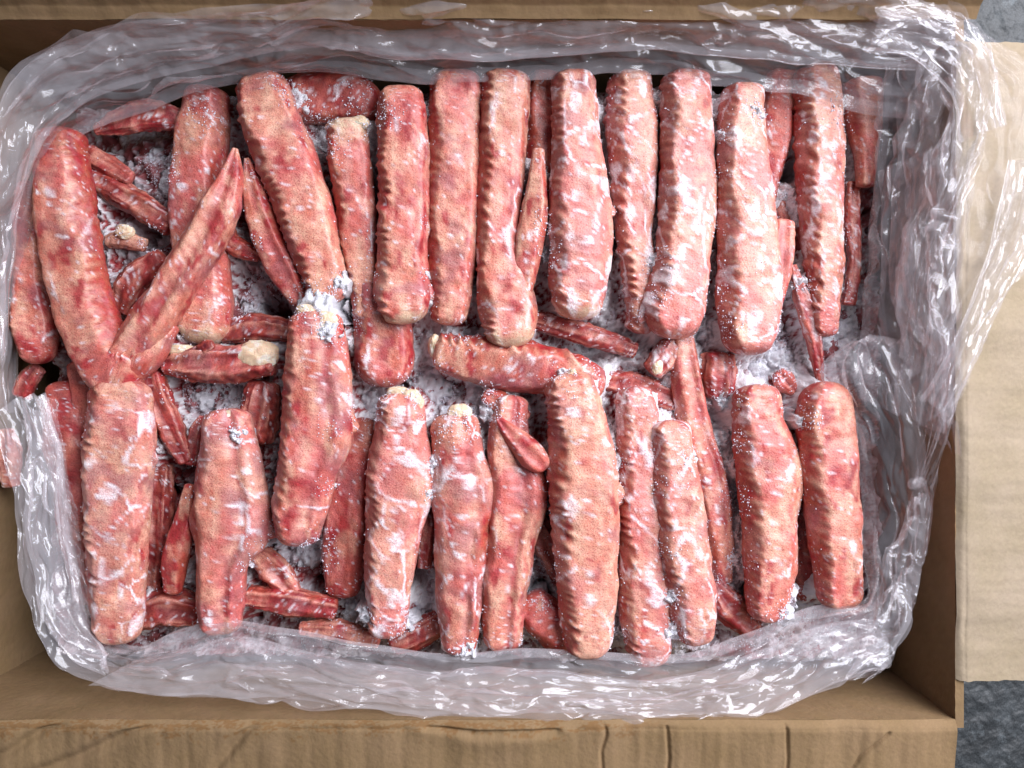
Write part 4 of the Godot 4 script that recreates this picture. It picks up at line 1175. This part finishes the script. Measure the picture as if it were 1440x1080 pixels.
	var front2_out := [V(120, 966, 84), V(290, 982, 94), V(430, 992, 100), V(570, 1004, 104), V(720, 1020, 108), V(870, 1026, 108), V(1000, 1016, 106), V(1110, 994, 102), V(1250, 936, 94)]
	instance(film(front2_in, front2_out, {"folds": 1.8, "slide": 7.0, "lift": 6.0, "bulge": 8.0, "crumple": 5.0, "fine": 0.022, "stretch": 0.25, "hem": 14.0, "nu": 480, "nv": 56, "skew": 0.5}), M.film, "film_fold", t)
	# a second, thicker fold at the lower left, with a crisp turned strip along it
	instance(film([V(70, 575, 24), V(92, 680, 20), V(104, 780, 16), V(122, 860, 16), V(142, 905, 22), V(150, 940, 50)], [V(30, 560, 70), V(34, 690, 76), V(44, 790, 76), V(62, 870, 78), V(100, 926, 80), V(146, 948, 60)], {"folds": 1.2, "slide": 7.0, "lift": 8.0, "bulge": 12.0, "crumple": 3.0, "fine": 0.02, "stretch": 0.2, "hem": 16.0, "nu": 280, "nv": 50}), M.film_milky, "film_fold", t)
	instance(film([V(80, 560, 20), V(96, 640, 12), V(104, 720, 8), V(118, 790, 4), V(132, 850, 0)], [V(52, 556, 40), V(62, 640, 36), V(74, 720, 34), V(90, 790, 32), V(112, 850, 30)], {"folds": 1.0, "slide": 4.0, "lift": 5.0, "bulge": 4.0, "crumple": 9.0, "fine": 0.06, "stretch": 0.6, "nu": 220, "nv": 40}), M.film_crisp, "film_fold", t)
	# over the right-hand flap
	instance(film([V(1424, 225, 128), V(1398, 325, 128), V(1366, 420, 128), V(1330, 500, 124), V(1296, 560, 112)], [V(1486, 240, 132), V(1446, 350, 136), V(1398, 446, 136), V(1362, 520, 132), V(1330, 600, 122)], {"folds": 1.6, "slide": 6.0, "lift": 5.0, "bulge": 7.0, "crumple": 5.0, "fine": 0.03, "stretch": 0.25, "hem": 8.0, "nu": 260, "nv": 40, "skew": 0.5}), M.film_crisp, "film_fold", t)
	instance(film([V(1215, 70, 120), V(1290, 84, 128), V(1340, 130, 128), V(1352, 200, 128)], [V(1230, 10, 140), V(1320, 10, 140), V(1384, 40, 136), V(1410, 180, 130)], {"folds": 2.0, "slide": 6.0, "lift": 6.0, "bulge": 8.0, "crumple": 7.0, "fine": 0.03, "stretch": 0.35, "hem": 8.0, "nu": 240, "nv": 50, "skew": 0.6}), M.film, "film_fold", t)
	instance(film([V(1335, 40, 130), V(1340, 150, 130), V(1338, 280, 130), V(1332, 400, 130), V(1300, 520, 124), V(1290, 600, 110)], [V(1385, 48, 128), V(1470, 120, 122), V(1474, 260, 122), V(1440, 350, 124), V(1395, 450, 126), V(1352, 560, 128)], {"folds": 2.0, "slide": 6.0, "lift": 4.0, "bulge": 6.0, "crumple": 3.0, "fine": 0.013, "stretch": 0.3, "nu": 300, "nv": 56, "skew": 0.6}), M.film_clear, "film_fold", t)
	instance(film([V(1288, 520, 70), V(1292, 580, 66), V(1286, 640, 60), V(1290, 700, 56)], [V(1350, 470, 120), V(1352, 540, 122), V(1330, 620, 108), V(1308, 720, 90)], {"folds": 1.5, "slide": 7.0, "lift": 8.0, "bulge": 8.0, "crumple": 8.0, "fine": 0.035, "stretch": 0.45, "nu": 200, "nv": 50, "skew": 0.8}), M.film_clear, "film_fold", t)
	# the crisp, shiny corner
	instance(film([V(1286, 690, 50), V(1258, 770, 40), V(1228, 850, 30), V(1214, 900, 30), V(1190, 950, 60)], [V(1312, 716, 84), V(1296, 800, 80), V(1284, 876, 82), V(1258, 924, 84), V(1222, 958, 88)], {"folds": 1.6, "slide": 6.0, "lift": 8.0, "bulge": 10.0, "crumple": 10.0, "fine": 0.05, "stretch": 0.6, "hem": 10.0, "nu": 280, "nv": 60, "skew": 0.6}), M.film_crisp, "film_fold", t)

# =================================================================== drops of water
func build_drops():
	var sm := SphereMesh.new()
	sm.radius = 1.0
	sm.height = 2.0
	sm.radial_segments = 16
	sm.rings = 8
	var n := 0
	for d in [[1076, 1026, 4], [1101, 1036, 3], [1108, 1052, 4], [1144, 1070, 4], [1000, 1060, 3], [960, 1048, 3], [722, 1062, 4], [760, 1050, 3], [1180, 1040, 3], [1032, 1020, 3]]:
		var o := instance(sm, M.water, "water_drop")
		o.position = W(d[0], d[1], 104.0) * S
		o.scale = Vector3(d[2], d[2] * 0.6, d[2]) * S
		tag(o, "tiny clear water drop on the front cardboard flap", "water drop", "water drops on the front flap")
	for d in [[1393, 856, 4], [1420, 805, 3], [1400, 640, 3]]:
		var o := instance(sm, M.water, "water_drop")
		o.position = W(d[0], d[1], 106.0) * S
		o.scale = Vector3(d[2], d[2] * 0.6, d[2]) * S
		tag(o, "tiny clear water drop on the right cardboard flap", "water drop", "water drops on the right flap")
